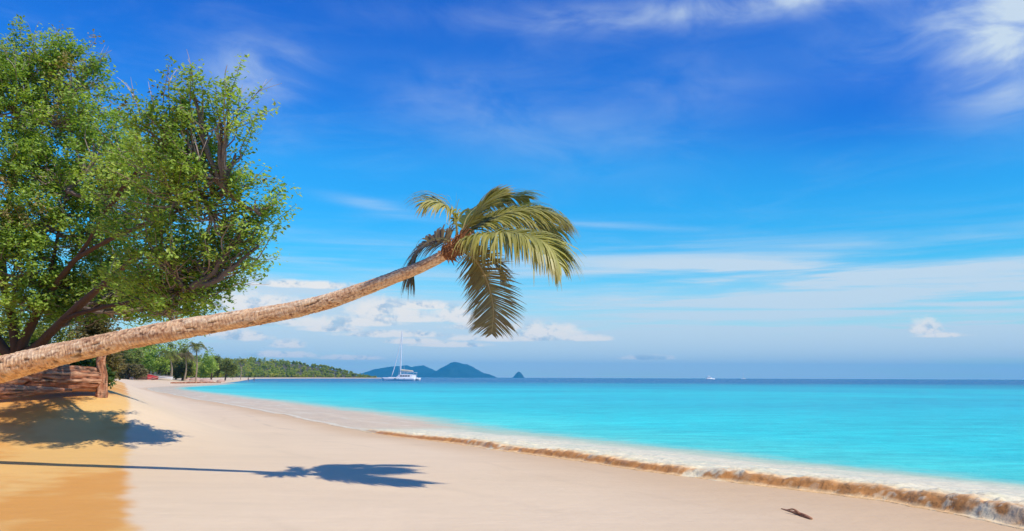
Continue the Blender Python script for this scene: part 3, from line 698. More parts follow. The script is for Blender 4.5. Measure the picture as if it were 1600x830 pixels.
for (px, py, rx, ry, Y, n) in clumps:
    if px > 320: px = 320 + (px - 320) * 0.80; n = max(2, int(n * 0.85))
    Y = TYn(px, Y, py); n = int(n * (1.5 if px < 225 else 1.15)); c = P(px, py, Y); sx, sz = rx / FPX * Y, ry / FPX * Y; sy = (sx + sz) / 2 * 0.65
    k_ = int(np.argmin(((lnodes - c) ** 2).sum(1) + 4.0 * np.maximum(0, lnodes[:, 2] - c[2])))
    st_ = lnodes[k_]
    mid = (st_ + c) / 2 + np.array([0, 0, -0.10 * np.linalg.norm(c - st_)])
    bp = limb(tw, [st_, mid, c], 0.085, 0.035, BK2 * 0.8, 6, 0.3, 50 + k_)
    q_ = nrm(rng.normal(size=(n, 3))) * (rng.random((n, 1)) ** 0.38); tp_ = c + q_ * np.array([sx, sy, sz])
    tn = 0.5 + 0.5 * rng.random()
    for a in tp_:
        s0 = bp[rng.integers(8, 22)]
        m_ = (s0 + a) / 2 + rng.normal(size=3) * 0.12; o_ = nrm(a - s0 * .6 - c * .4 + np.array([0.15, 0, 0.35])); ln = rng.uniform(0.55, 1.25)
        e_ = a + nrm(o_ + rng.normal(size=3) * .35) * ln
        sp_ = spline([s0, m_, a, e_], 9); tube(tw, sp_, np.linspace(0.024, 0.005, 9), 4, BK2 * rng.uniform(0.7, 1.9))
        if rng.random() < (0.30 if py < 200 else 0.06):      # bare pale twig ends
            for q_ in range(3):
                b2_ = nrm(o_ + rng.normal(size=3) * 0.45) * rng.uniform(0.25, 0.6); tube(tw, spline([a + (e_ - a) * rng.uniform(.3, 1), e_ + b2_ * .4, e_ + b2_], 5), np.linspace(0.012, 0.004, 5), 3, np.array([0.52, 0.40, 0.33]) * rng.uniform(0.7, 1.2))
        for u_ in np.linspace(0.15, 1.0, 6): sprays.append(a + (e_ - a) * u_ + rng.normal(size=3) * 0.06); 
        stone.append(np.full(6, np.clip(0.12 + 0.5 * tn + 0.6 * (rng.random() - .5), 0, 1))); sscale.append(np.full(6, Y))
tw.build('branch', M_bark, tree)
sprays = np.array(sprays); stone = np.concatenate(stone); sscale = np.concatenate(sscale)
mb = MB()
for far in (True, False):
    w_ = (sscale > 24) == far; a_ = sprays[w_]; k_ = len(a_)
    leaves(mb, a_, 17 if far else 15, rng.uniform(0.16, 0.34, k_) * (1.15 if far else 0.95), 0.15 if far else 0.118, GREEN, rng, tone=stone[w_], up=0.5)
ci = rng.choice(len(sprays), 60, replace=False)
leaves(mb, sprays[ci] + rng.normal(size=(60, 3)) * 0.2, 24, 0.35, 0.12, DRY, rng, up=0.2)
for dp, dn in ((P(110, 125, 28.2), 26), (P(75, 110, 28.2), 14), (P(18, 322, 26.8), 40), (P(135, 160, 28), 14)):
    leaves(mb, dp + rng.normal(size=(dn, 3)) * np.array([0.6, 0.5, 0.6]), 22, 0.35, 0.14, [(0.26, 0.19, 0.07), (0.38, 0.30, 0.11), (0.48, 0.36, 0.17)], rng, up=0.2)
mb.build('crown', M_leaf, tree)

# ---------------------------------------------------------------- fallen logs and post on the bank
def log_mesh(pts, rads, n=40, L=260, seed=0, rough=0.16, squash=1.0, taper_end=0.02):
    g = spline(np.array([np.r_[p, r] for p, r in zip(pts, rads)]), L); p, r = g[:, :3], g[:, 3]
    al = np.r_[0, np.cumsum(np.linalg.norm(np.diff(p, axis=0), axis=1))]; t, s, u = frames(p)
    a = np.linspace(0, 2 * math.pi, n, endpoint=False); A, N = np.meshgrid(al, a, indexing='ij')
    cN, sN = np.cos(N), np.sin(N)
    f1 = fbm(A * 0.6, cN * 2.6, sN * 2.6, 4, seed); f2 = fbm(A * 0.9, cN * 5, sN * 5, 4, seed + 5); f3 = fbm(A * 3, cN * 10, sN * 10, 3, seed + 9)
    crack = sm(np.abs(f2 - 0.5), 0.05, 0.0)
    rr = r[:, None] * (1 + rough * 2 * (f1 - 0.5) + rough * (f3 - 0.5) - 0.13 * crack)
    v = p[:, None] + rr[..., None] * (cN[..., None] * s[:, None] + squash * sN[..., None] * u[:, None])
    ca_ = np.array([0.36, 0.13, 0.06]); cb_ = np.array([0.66, 0.36, 0.20]); cc_ = np.array([0.05, 0.03, 0.025])
    c = ca_ + (cb_ - ca_) * sm(f3 * 0.5 + f2 * 0.5, 0.42, 0.66)[..., None]; c = c + (cc_ - c) * (0.85 * crack)[..., None]
    mb = MB(); i = np.arange(L - 1)[:, None] * n; j = np.arange(n)[None]; j2 = (j + 1) % n
    mb.add(v.reshape(-1, 3), [np.stack([i + j, i + j2, i + n + j2, i + n + j], -1).reshape(-1, 4), np.arange(n)[::-1][None], (np.arange(n) + (L - 1) * n)[None]], c.reshape(-1, 3))
    return mb
lp = [P(-90, 578, 25.2), P(0, 584, 25.5), P(40, 588, 25.8), P(80, 591, 26.1), P(120, 592, 26.5), P(152, 593, 26.85), P(164, 594, 26.95)]
lg = log_mesh(lp, [0.50, 0.50, 0.47, 0.48, 0.42, 0.40, 0.30], seed=205, squash=0.95, rough=0.20, n=72, L=420)
o_ = lg.build('fallen_log', M_wood, loc=(lp[2][0], lp[2][1], lz(lp[2][0], lp[2][1])), smooth=True)
tag(o_, 'thick weathered reddish log lying under the leaning palm', 'log')
lp = [P(-120, 612, 23.2), P(-40, 613, 23.7), P(10, 612, 24.0), P(45, 611, 24.5), P(75, 610, 24.9), P(112, 610, 25.4)]
lg = log_mesh(lp, [0.24, 0.24, 0.22, 0.15, 0.10, 0.05], seed=221, rough=0.28)
o_ = lg.build('root_log', M_wood, loc=(lp[2][0], lp[2][1], lz(lp[2][0], lp[2][1])), smooth=True)
tag(o_, 'thin pale driftwood root on the orange sand below the thick log', 'driftwood')
pp = P(160, 612, 26.75); pz = lz(pp[0], pp[1])
lg = log_mesh([np.array([pp[0], pp[1], pz - .3]), P(159, 606, 26.75), P(161, 588, 26.75), P(157, 566, 26.75), P(161, 545, 26.75), P(158, 528, 26.8)], [0.21, 0.17, 0.125, 0.14, 0.11, 0.07], n=24, L=110, seed=231, rough=0.30)
o_ = lg.build('wooden_post', M_wood, loc=(pp[0], pp[1], pz), smooth=True)
tag(o_, 'upright reddish stump at the right end of the log', 'post')

# ---------------------------------------------------------------- undergrowth behind the tree
def shrub(name, label, px, py, w, h, Y, pal, seed, cat='shrub', group=None, n=None, leaf=0.19, dens=95):
    """px,py: middle of the foot in the picture; w,h in picture px"""
    g = np.random.default_rng(seed)
    c = P(px, py, Y); W_, H_ = w / FPX * Y, h / FPX * Y; gz_ = lz(c[0], c[1])
    r = thing(name, label, cat, (c[0], c[1], gz_), group)
    top = max(0.5, H + (P(px, py - h, Y)[2] - H) - gz_)
    k = n or 100
    q = nrm(g.normal(size=(k, 3))) * (g.random((k, 1)) ** 0.4); q[:, 2] = np.abs(q[:, 2])
    cen = np.array([c[0], c[1], gz_]) + q * np.array([W_ / 2, W_ / 2.6, top * 0.92]) + np.array([0, 0, 0.08 * top])
    mb = MB(); leaves(mb, cen, dens, g.uniform(0.5, 1.0, k) * 0.16 * (W_ + top) / 2 + 0.1, leaf, pal, g); mb.build('foliage', M_leaf, r)
    mb = MB()
    for i in range(9):
        e = cen[g.integers(0, k)]; b_ = np.array([c[0] + g.uniform(-.15, .15) * W_, c[1] + g.uniform(-.1, .1) * W_, gz_ - 0.1])
        tube(mb, spline([b_, (b_ + e) / 2 + np.array([0, 0, .2 * top]), e], 7), np.linspace(0.03, 0.008, 7) * (0.5 + Y / 60), 5, BK)
    mb.build('stems', M_bark, r)
    return r
UG = 'bushes growing behind the big tree'
shrub('shrub', 'sunlit yellow green bush left of the dark forked trunk', 5, 575, 130, 120, 44, [(0.12, .16, .02), (.22, .26, .03), (.34, .33, .05)], 301, group=UG)
shrub('shrub', 'bright lime bush seen between the two tree limbs', 105, 570, 130, 125, 48, [(0.12, .16, .02), (.24, .26, .03), (.36, .34, .05)], 302, group=UG)
shrub('shrub', 'dry brownish bush just above the palm trunk under the crown', 150, 575, 70, 95, 40, DRY, 303, group=UG)
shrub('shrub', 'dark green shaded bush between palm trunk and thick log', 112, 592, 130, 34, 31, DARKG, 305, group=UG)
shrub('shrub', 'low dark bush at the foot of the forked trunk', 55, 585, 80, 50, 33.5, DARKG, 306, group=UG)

# ---------------------------------------------------------------- trees at the back of the far beach
def mid_tree(label, px, base, w, h, Y, pal, seed, group):
    g = np.random.default_rng(seed); c = P(px, base, Y); gz_ = lz(c[0], c[1])
    r = thing('beach_tree', label, 'tree', (c[0], c[1], gz_), group)
    W_, top = w / FPX * Y, P(px, base - h, Y)[2] - gz_
    cen = []
    for lb in range(9):
        lc = np.array([g.uniform(-.36, .36) * W_, g.uniform(-.3, .3) * W_, 0]); lh = top * (1 - 1.3 * (lc[0] / W_) ** 2) * g.uniform(.62, 1.0); lc[2] = lh * .62
        q = nrm(g.normal(size=(11, 3))) * (g.random((11, 1)) ** 0.35); cen.append(np.array([c[0], c[1], gz_]) + lc + q * np.array([W_ * .16, W_ * .16, lh * .40]))
    cen = np.concatenate(cen); k = len(cen)
    mb = MB(); leaves(mb, cen, 46, g.uniform(.07, .14, k) * W_, 0.75, pal, g, up=.6); mb.build('crown', M_leaf, r)
    mb = MB(); b_ = np.array([c[0], c[1], gz_ - .3])
    tube(mb, spline([b_, b_ + np.array([.3, 0, top * .35]), b_ + np.array([0, 0, top * .75])], 8), np.linspace(.4, .12, 8), 7, BK)
    mb.build('trunk', M_bark, r)
BT = 'trees at the back of the far beach'
mid_tree('olive rounded tree right of the upright stump', 190, 588, 66, 52, 235, OLIVE, 401, BT)
mid_tree('mid green tree behind the red boat', 232, 586, 70, 58, 270, GREEN, 402, BT)
mid_tree('dusty yellow green tree left of the tall palm', 275, 586, 60, 54, 300, OLIVE, 403, BT)
mid_tree('dark green bushy tree right of the tall palm', 330, 586, 50, 40, 345, GREEN, 404, BT)
mid_tree('low brown dry tree just behind the cream post', 200, 588, 50, 24, 225, DRY, 405, BT)
mid_tree('broad dark green tree showing above and below the leaning trunk', 238, 587, 120, 104, 310, GREEN, 411, BT)
mid_tree('bushy golden green tree at the left end beside the upright stump', 172, 588, 50, 60, 240, OLIVE, 407, BT)
mid_tree('tall green tree half hidden behind the leaning trunk right of the stump', 212, 586, 70, 66, 290, GREEN, 408, BT)
mid_tree('yellowish low bushy tree right of the white boat', 285, 587, 40, 28, 280, OLIVE, 409, BT)
mid_tree('rounded green tree farthest right of the beach trees', 352, 586, 44, 32, 400, OLIVE, 410, BT)
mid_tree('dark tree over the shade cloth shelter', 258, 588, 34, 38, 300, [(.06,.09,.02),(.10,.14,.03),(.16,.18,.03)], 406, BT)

def far_palm(label, px, base, h, Y, seed, group, pal=OLIVE, lean=0.0, cr=1.0):
    g = np.random.default_rng(seed); c = P(px, base, Y); gz_ = lz(c[0], c[1]); top = P(px + lean, base - h, Y)
    r = thing('distant_palm', label, 'palm tree', (c[0], c[1], gz_), group)
    mb = MB(); b_ = np.array([c[0], c[1], gz_ - .3]); tube(mb, spline([b_, (b_ + top) / 2 + np.array([.5, 0, 0]), top], 10), np.linspace(.30, .18, 10), 7, (0.32, 0.24, 0.15)); mb.build('trunk', M_bark, r)
    mb = MB()
    for k in range(20):
        a = k * 2.4 + g.random(); e = g.uniform(-0.5, 1.0); Lf = cr * g.uniform(3.4, 4.4)
        d = np.array([math.cos(a), math.sin(a), e]); p1 = top + nrm(d) * Lf * .5; p2 = p1 + nrm(d * np.array([1, 1, 0]) + np.array([0, 0, -.6 - .3 * g.random()])) * Lf * .6
        ra = spline([top, p1, p2], 16); t = nrm(np.gradient(ra, axis=0)); sd = nrm(np.cross(t, np.array([0, 0, 1.0])))
        cc = np.array(pal[g.integers(0, len(pal))]) * g.uniform(.8, 1.3)
        for s in (1, -1):
            w_f = 1.0 * np.sin(np.linspace(.25, 1, 16) * math.pi * .93)[:, None]
            for i in range(15):
                p = ra[i]; dd = sd[i] * s * w_f[i] + t[i] * .5 - np.array([0, 0, .5])
                mb.add(np.array([p - t[i] * .09, p + t[i] * .09, p + dd + t[i] * .05, p + dd - t[i] * .05]), np.array([[0, 1, 2, 3]]), cc)
    mb.build('crown', M_frond, r)
DP = 'coconut palms at the back of the far beach'
far_palm('tallest distant palm breaking the skyline below the leaning trunk', 306, 586, 46, 285, 501, DP)
far_palm('short ragged palm left of the tallest distant palm', 268, 588, 34, 265, 502, DP, lean=-3)
far_palm('palm with golden fronds close beside the tallest distant palm', 288, 588, 32, 275, 503, DP, pal=DRY, lean=2)
far_palm('pale lone palm in the middle of the far woodland', 376, 588, 24, 520, 504, DP, pal=OLIVE, cr=1.2)
far_palm('palm half hidden under the leaning trunk above the red boat', 228, 588, 48, 280, 505, DP, pal=OLIVE, lean=4)

# far woodland along the bay: reads as one mass
g = np.random.default_rng(601); mb = MB()
sl = SHORE_D[(SHORE_D[:, 1] > 285) & (SHORE_D[:, 1] < 1440)]
cs0 = np.r_[0, np.cumsum(np.linalg.norm(np.diff(sl, axis=0), axis=1))]
cen = []; rad_ = []; ton = []
for k in range(2000):
    s = g.uniform(0, cs0[-1]); x = np.interp(s, cs0, sl[:, 0]); y = np.interp(s, cs0, sl[:, 1])
    x2 = np.interp(s + 5, cs0, sl[:, 0]); y2 = np.interp(s + 5, cs0, sl[:, 1]); tx_, ty_ = x2 - x, y2 - y; l = math.hypot(tx_, ty_) + 1e-9
    dd = 28 + 230 * g.random() ** 1.5
    if s > cs0[-1] - 5: continue
    x -= ty_ / l * dd; y += tx_ / l * dd
    if 800 + FPX * x / y < 298 - 40 * g.random(): continue
    hgt = g.uniform(7, 14) * (0.45 if dd < 38 else 1.0) * (1 if y < 900 else max(.45, 1 - (y - 900) / 800))
    z0 = lz(x, y)
    m_ = 7
    qq = nrm(g.normal(size=(m_, 3))) * (g.random((m_, 1)) ** .4) * np.array([hgt * .42, hgt * .42, hgt * .42]) + np.array([x, y, z0 + hgt * .58])
    cen.append(qq); rad_.append(np.full(m_, hgt * .20)); ton.append(np.full(m_, g.random()))
leaves(mb, np.concatenate(cen), 20, np.concatenate(rad_), 1.35, [(0.10, 0.16, 0.02), (0.24, 0.31, 0.03), (0.42, 0.45, 0.04), (0.60, 0.50, 0.09)], g, tone=np.concatenate(ton), up=.6, asp=.7)
fwood = mb.build('woodland', M_leaf); fwood['kind'] = 'stuff'

# ---------------------------------------------------------------- boats
def hull_rings(L, B, D_, draft, bow_sharp=0.55, n=22, rake=0.12, tr=0.75):
    xs = np.linspace(0, 1, n); rings = []
    for x in xs:
        wdt = B * (tr + (1 - tr) * math.sin(min(1, x / .45) * math.pi / 2)) * (1 - max(0, (x - .45) / .55) ** (1 / bow_sharp)) * 0.5 + 0.01
        sheer = D_ * (1 + 0.18 * max(0, x - .4)); xx = (x - .5) * L
        prof = [(-1, 1), (-.97, .55), (-.8, .1), (-.35, -.8), (0, -1), (.35, -.8), (.8, .1), (.97, .55), (1, 1)]
        rings.append([(xx + (rake * L * .5 * max(0, x - .8) / .2 * max(0, b)), a * wdt, b * (sheer if b > 0 else draft)) for a, b in prof])
    return np.array(rings)
def place(rings, M): return (rings.reshape(-1, 3) @ np.array(M.to_3x3()).T + np.array(M.translation)).reshape(rings.shape)

# catamaran: bow to the left of the picture
cb = P(628, 594, 480); cb[2] = 0
kc = 54 / FPX * 480 / 20.6                     # size from the picture
cat = thing('catamaran', 'white sailing catamaran with tall bare mast anchored off the woodland point', 'sailboat', cb)
MR = Matrix.Translation(Vector(cb)) @ Matrix.Rotation(R(180 - 14), 4, 'Z')
def TP(p): return np.array(MR @ Vector(p))
for s in (1, -1):
    rr_ = hull_rings(20.0, 2.0, 1.65, 0.5); rr_[..., 1] += s * 4.3; h_ = MB(); loft(h_, place(rr_, MR)); hu = h_.build('hull', M_white, cat, smooth=True)
    for k in range(3):
        w_b = MB(); box(w_b, TP((-3 + k * 2.6, s * 5.24, 1.1)), (1.5, .06, .35), R(180 - 14)); w_b.build('window', M_dark, parent=hu, root=cat)
m_ = MB(); box(m_, TP((-1.8, 0, 1.55)), (13.0, 8.2, .7), R(166)); m_.build('bridge_deck', M_white, cat)
m_ = MB(); rr_ = np.array([[(x, y * w, zz_) for x, w in ((-6.8, 1), (1.6, .8), (1.2, .78), (-6.8, .98)) for y in (0,)] for zz_ in (0, 1)])
rings = []
for x, wy, zt in ((-7.5, 3.5, 3.6), (-5, 3.6, 3.75), (-1, 3.5, 3.8), (.9, 3.1, 3.5), (2.6, 2.6, 2.1)):
    rings.append([(x, -wy, 1.9), (x, -wy * .94, zt), (x, 0, zt + .15), (x, wy * .94, zt), (x, wy, 1.9)])
loft(m_, place(np.array(rings), MR)); cab = m_.build('cabin', M_white, cat)
for k in range(4):
    for s in (1, -1): m_ = MB(); box(m_, TP((-5.6 + k * 1.6, s * 3.58, 2.75)), (1.25, .08, .6), R(166)); m_.build('window', M_dark, parent=cab, root=cat)
m_ = MB(); box(m_, TP((-6.2, 0, 4.75)), (4.6, 6.0, .16), R(166))
for x in (-8.2, -4.3):
    for y in (-2.7, 2.7): tube(m_, [TP((x, y, 2)), TP((x, y, 4.75))], .07, 6)
m_.build('bimini', M_white, cat)
MT = P(626.5, 517, 480)[2]
m_ = MB(); tube(m_, [TP((1.0, 0, 1.9)), TP((.9, 0, MT * .6)), TP((.6, 0, MT))], [.36, .32, .22], 10); ms = m_.build('mast', M_alu, cat)
for zz_ in (.38, .68):
    m_ = MB(); tube(m_, [TP((.9, -1.7, MT * zz_)), TP((.9, 1.7, MT * zz_))], .06, 6); m_.build('spreader', M_alu, parent=ms, root=cat)
m_ = MB(); tube(m_, [TP((.6, 0, 5.0)), TP((-7.2, 0, 5.3))], .16, 8); bo = m_.build('boom', M_alu, cat)
m_ = MB(); tube(m_, spline([TP((.3, 0, 6.1)), TP((-2.5, 0, 5.9)), TP((-6.8, 0, 5.65))], 12), np.linspace(.62, .32, 12), 10); m_.build('sail_cover', M_cream, parent=bo, root=cat)
m_ = MB(); tube(m_, spline([TP((6.6, 0, 2.3)), TP((4.2, 0, MT * .35)), TP((.95, 0, MT * .86))], 16), np.interp(np.linspace(0, 1, 16), [0, .1, .8, 1], [.06, .26, .14, .05]), 8); m_.build('furled_jib', M_white, cat)
for s in (1, -1):
    m_ = MB(); tube(m_, [TP((.2, s * 4.9, 2)), TP((.65, 0, MT * .92))], .045, 5); m_.build('shroud', M_alu, cat)
m_ = MB(); box(m_, TP((6.7, 0, 1.9)), (.35, 8.4, .3), R(166)); m_.build('crossbeam', M_alu, cat)
m_ = MB(); box(m_, TP((5.0, 0, 1.75)), (3.2, 7.4, .05), R(166)); m_.build('trampoline', M_brown, cat)

def motor_yacht(px, py, Y, L):
    b_ = P(px, py, Y); b_[2] = 0
    r = thing('motor_boat', 'tiny white motor boat with flybridge near the horizon right of centre', 'boat', b_)
    M = Matrix.Translation(Vector(b_)) @ Matrix.Rotation(R(8), 4, 'Z'); T = lambda p: np.array(M @ Vector(p))
    k = L / 15
    h_ = MB(); loft(h_, place(hull_rings(15 * k, 4.6 * k, 1.9 * k, .5), M)); h_.build('hull', M_white, r, smooth=True)
    h_ = MB(); loft(h_, place(np.array([[(x * k, -y * k, 1.7 * k), (x * k, -y * .9 * k, zt * k), (x * k, y * .9 * k, zt * k), (x * k, y * k, 1.7 * k)] for x, y, zt in ((-6, 1.9, 3.7), (0, 1.9, 3.8), (1.4, 1.7, 3.6), (3.4, 1.4, 1.9))]), M)); c_ = h_.build('cabin', M_white, r)
    for s in (1, -1): h_ = MB(); box(h_, T((-2.4 * k, s * 1.86 * k, 2.9 * k)), (5.5 * k, .08, .7 * k), R(8)); h_.build('window', M_dark, parent=c_, root=r)
    h_ = MB(); box(h_, T((-2.6 * k, 0, 4.3 * k)), (4.2 * k, 3.2 * k, .9 * k), R(8)); h_.build('flybridge', M_white, r)
    h_ = MB(); 
    for x in (-4.6, -1.2):
        for y in (-1.4, 1.4): tube(h_, [T((x * k, y * k, 4.4 * k)), T((x * k, y * k, 6.6 * k))], .09 * k, 5)
    box(h_, T((-2.9 * k, 0, 6.7 * k)), (4.4 * k, 3.4 * k, .22 * k), R(8)); h_.build('bimini', M_white, r)
motor_yacht(1110, 593, 1350, 15)
b_ = P(1162, 593, 2300); b_[2] = 0
r = thing('sailboat', 'smallest sailboat, a white speck with mast on the horizon at the right', 'sailboat', b_)
M = Matrix.Translation(Vector(b_)) @ Matrix.Rotation(R(170), 4, 'Z'); T = lambda p: np.array(M @ Vector(p))
h_ = MB(); loft(h_, place(hull_rings(13, 3.6, 1.9, .6), M)); h_.build('hull', M_white, r, smooth=True)
h_ = MB(); box(h_, T((-.5, 0, 2.2)), (5, 2.2, .9), R(170)); h_.build('cabin', M_white, r)
h_ = MB(); tube(h_, [T((1, 0, 1.8)), T((1, 0, 17))], .20, 6); h_.build('mast', M_alu, r)
h_ = MB(); tube(h_, [T((1, 0, 3.4)), T((-4, 0, 3.5))], .3, 6); h_.build('boom', M_cream, r)

# boats and shelter drawn up on the far beach
def beach_boat(name, label, px, py, Y, L, B, rz, roll, mat_h, cover=None):
    c = P(px, py, Y); c[2] = lz(c[0], c[1]); r = thing(name, label, 'boat', c)
    M = Matrix.Translation(Vector((c[0], c[1], c[2] + .35))) @ Matrix.Rotation(rz, 4, 'Z') @ Matrix.Rotation(roll, 4, 'X')
    h_ = MB(); loft(h_, place(hull_rings(L, B, .75, .45), M)); hu = h_.build('hull', mat_h, r, smooth=True)
    for x in (-.25, .05, .28):
        h_ = MB(); q = M @ Vector((x * L, 0, .70)); box(h_, q, (.3, B * .7, .06), rz); h_.build('thwart', M_wood2, parent=hu, root=r)
    e = hull_rings(L * 1.01, B * 1.04, .78, .1)
    for s in (0, 8): h_ = MB(); tube(h_, place(e, M)[:, s], .07, 5); h_.build('gunwale', M_wood2, parent=hu, root=r)
    return r, M
M_wood2 = mat('bleached_wood', (0.42, 0.33, 0.24), rough=0.85, var=0.25)
r, M = beach_boat('rowing_boat', 'red rowing boat tipped on its side on the far beach', 229, 591, 250, 6.4, 2.3, R(20), R(50), M_red)
c = P(214, 592.5, 248); gz_ = lz(c[0], c[1])
h_ = MB(); g = np.random.default_rng(5); rings = []
for x in np.linspace(0, 1, 14):
    a = np.linspace(0, math.pi, 9); rr_ = .15 + .75 * x ** .7 * (1 - max(0, x - .8) * 2); rings.append([(c[0] - 1.4 + 4.2 * x, c[1] + math.cos(q) * rr_ * 1.2, gz_ - .05 + max(0, math.sin(q)) * rr_ * 2.2 * (.85 + .3 * g.random())) for q in a])
loft(h_, rings); o_ = h_.build('cloth_heap', M_brown, loc=(c[0], c[1], gz_), smooth=True); tag(o_, 'dark brown heap of nets lying left of the red boat', 'heap')
r, M = beach_boat('launch', 'long white boat drawn up right of the red boat', 254, 590, 262, 6.6, 2.2, R(-6), R(8), M_white)
c = P(212, 588, 262); gz_ = lz(c[0], c[1])
h_ = MB(); tube(h_, [(c[0], c[1], gz_ - .2), (c[0] + .05, c[1], gz_ + 1.6), (c[0] + .1, c[1], gz_ + 3.0), (c[0] + .1, c[1], gz_ + 3.2)], [.55, .5, .42, .2], 10)
o_ = h_.build('cream_pillar', M_cream, loc=(c[0], c[1], gz_), smooth=True); tag(o_, 'stubby cream pillar standing left of the red boat', 'pillar')
c = P(256, 586, 275); gz_ = lz(c[0], c[1])
r = thing('shade_shelter', 'dark shade shelter with white bench under the trees', 'shelter', (c[0], c[1], gz_))
for x in (-1.7, 1.7):
    for y in (-1.3, 1.3): h_ = MB(); tube(h_, [(c[0] + x, c[1] + y, gz_ - .2), (c[0] + x * .95, c[1] + y * .95, gz_ + 3.2)], .09, 6); h_.build('pole', M_wood2, r)
h_ = MB(); loft(h_, [[(c[0] + x * s, c[1] + y * s, gz_ + z_) for x, y in ((-2.3, -1.9), (2.3, -1.9), (2.3, 1.9), (-2.3, 1.9))] for s, z_ in ((1, 3.0), (1, 3.15), (.06, 5.2))]); h_.build('canopy', M_darkroof, r)
h_ = MB(); box(h_, (c[0], c[1] - .6, gz_ + .55), (2.6, .6, .12)); box(h_, (c[0], c[1] - .3, gz_ + 1.0), (2.6, .08, .5))
for x in (-1.1, 1.1): box(h_, (c[0] + x, c[1] - .6, gz_ + .22), (.12, .5, .54))
h_.build('bench', M_white, r)
# pinkish boulders along the foot of the trees
RG = 'pinkish boulders along the foot of the far trees'
for k, (px, py, s) in enumerate([(291, 588, 1.3), (299, 587.5, .9), (306, 588.5, 1.6), (314, 588, 1.1), (321, 588.5, 1.5), (328, 588, 1.0), (345, 588, 1.1), (196, 589, 1.5), (186, 589, 1.2)]):
    Y = 300 if px > 200 else 240
    c = P(px, py, Y); gz_ = lz(c[0], c[1]); g = np.random.default_rng(700 + k)
    h_ = MB(); a = np.linspace(0, 2 * math.pi, 12, endpoint=False); rings = []
    for e in np.linspace(-.4, 1.5, 8):
        rings.append([(c[0] + s * 1.5 * math.cos(e) * math.cos(q) * (1 + .35 * float(fbm(math.cos(q) * 2, math.sin(q) * 2, e + k, 2, k) - .5)), c[1] + s * math.cos(e) * math.sin(q), gz_ + s * .75 * math.sin(e) + .1) for q in a])
    loft(h_, rings); o_ = h_.build('boulder', M_rock, loc=(c[0], c[1], gz_), smooth=True)
    tag(o_, 'low pinkish boulder at the foot of the trees behind the far beach', 'rock', RG)
c0, c1_ = P(268, 595.5, 215), P(345, 593.5, 260)
c0[2] = lz(c0[0], c0[1]) + .12; c1_[2] = lz(c1_[0], c1_[1]) + .1; cm = (c0 + c1_) / 2 + np.array([0, -1.5, 0]); cm[2] = lz(cm[0], cm[1]) + .16
lg = log_mesh([c0, cm, c1_], [.28, .34, .12], n=12, L=60, seed=241)
o_ = lg.build('stranded_trunk', M_wood, loc=(cm[0], cm[1], cm[2] - .16), smooth=True); tag(o_, 'long thin dark tree trunk stranded across the far beach', 'driftwood')

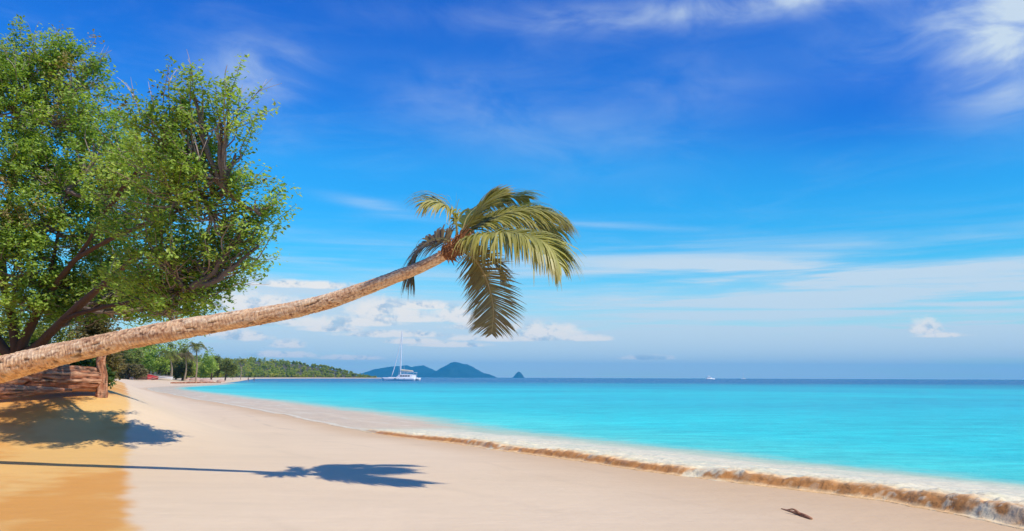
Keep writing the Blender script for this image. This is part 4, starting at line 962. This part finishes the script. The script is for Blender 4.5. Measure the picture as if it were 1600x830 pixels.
# ---------------------------------------------------------------- people wading at the head of the bay
def person(label, px, py, Y, hgt, face, stride, arm, seed, group=None):
    c = P(px, py, Y); gz_ = max(lz(c[0], c[1]), -0.05); r = thing('person', label, 'person', (c[0], c[1], gz_), group); r.rotation_euler = (0, 0, face)
    k = hgt / 1.75
    J = {'pel': (0, 0, .95, .14), 'wai': (0, 0, 1.10, .125), 'che': (0, -.01, 1.32, .155), 'nec': (0, 0, 1.47, .055), 'chin': (0, -.01, 1.53, .075), 'hea': (0, -.01, 1.64, .095), 'top': (0, 0, 1.72, .06),
         'shl': (-.19, 0, 1.40, .06), 'ell': (-.25, .02, 1.13, .043), 'wrl': (-.27 - arm, -.06, .90 + arm, .03), 'hal': (-.28 - arm, -.09, .80 + arm, .035),
         'shr': (.19, 0, 1.40, .06), 'elr': (.25, .02, 1.13, .043), 'wrr': (.26, -.05, .90, .03), 'har': (.26, -.08, .80, .035),
         'hil': (-.10, 0, .90, .095), 'knl': (-.11, -stride * .5, .50, .06), 'anl': (-.11, -stride * .6, .08, .04), 'tol': (-.12, -stride * .6 - .15, .03, .035),
         'hir': (.10, 0, .90, .095), 'knr': (.11, stride * .4, .50, .06), 'anr': (.11, stride * .9, .08, .04), 'tor': (.12, stride * .9 - .15, .03, .035)}
    E = [('pel', 'wai'), ('wai', 'che'), ('che', 'nec'), ('nec', 'chin'), ('chin', 'hea'), ('hea', 'top'), ('che', 'shl'), ('shl', 'ell'), ('ell', 'wrl'), ('wrl', 'hal'), ('che', 'shr'), ('shr', 'elr'), ('elr', 'wrr'), ('wrr', 'har'),
         ('pel', 'hil'), ('hil', 'knl'), ('knl', 'anl'), ('anl', 'tol'), ('pel', 'hir'), ('hir', 'knr'), ('knr', 'anr'), ('anr', 'tor')]
    ks = list(J); m = bpy.data.meshes.new('body'); m.from_pydata([tuple(v * k for v in J[q][:3]) for q in ks], [(ks.index(a), ks.index(b_)) for a, b_ in E], [])
    o = bpy.data.objects.new('body', m); COL.objects.link(o); o.parent = r
    o.modifiers.new('skin', 'SKIN'); sv = m.skin_vertices[0].data
    for i, q in enumerate(ks): sv[i].radius = (J[q][3] * k, J[q][3] * k); sv[i].use_root = (q == 'pel')
    o.modifiers.new('sub', 'SUBSURF').levels = 2; m.materials.append(M_skin)
    root = np.array((c[0], c[1], gz_)); r.rotation_euler = (0, 0, 0)
    rot = np.array(Matrix.Rotation(face, 3, 'Z')); o.rotation_euler = (0, 0, face)
    def L(p): return rot @ (np.array(p) * k) + root
    h_ = MB(); tube(h_, [L((0, 0, .80)), L((0, 0, .92)), L((0, 0, 1.06))], np.array([.225, .20, .16]) * k, 12); h_.build('swimwear', M_swim, r, smooth=True)
    h_ = MB(); tube(h_, [L((0, .03, 1.58)), L((0, .02, 1.68)), L((0, .01, 1.77))], np.array([.105, .112, .04]) * k, 10); h_.build('hair', M_hair, r, smooth=True)
PG = 'people at the head of the bay'
person('person standing at the water edge on the far left of the bay', 388, 594.5, 330, 1.8, R(30), .15, .0, 1, PG)
person('person wading knee deep right of the other bather', 397, 594.5, 325, 1.72, R(-160), .25, .12, 2, PG)

# ---------------------------------------------------------------- stick in the wet sand, near right
a_, b__ = G(1221, 797), G(1268, 814)
za = lambda p: np.array([p[0], p[1], lz(p[0], p[1])])
a_, b__ = za(a_), za(b__); mm = (a_ + b__) / 2
r = thing('driftwood_stick', 'small brown driftwood stick lying on the wet sand before the wave', 'driftwood', mm)
sg = log_mesh([a_ + [0, 0, .004], a_ * .6 + b__ * .4 + [0.01, .03, .012], a_ * .25 + b__ * .75 + [0, 0, .018], b__ + [0, 0, .012]], [.008, .018, .028, .02], n=14, L=60, seed=251)
sg.build('stem', M_wood, r, smooth=True)
q = a_ * .35 + b__ * .65 + [0, 0, .02]
sg = log_mesh([q, q + [-.05, .12, .05], q + [-.10, .24, .03]], [.018, .013, .005], n=8, L=20, seed=252); sg.build('twig', M_wood, r, smooth=True)
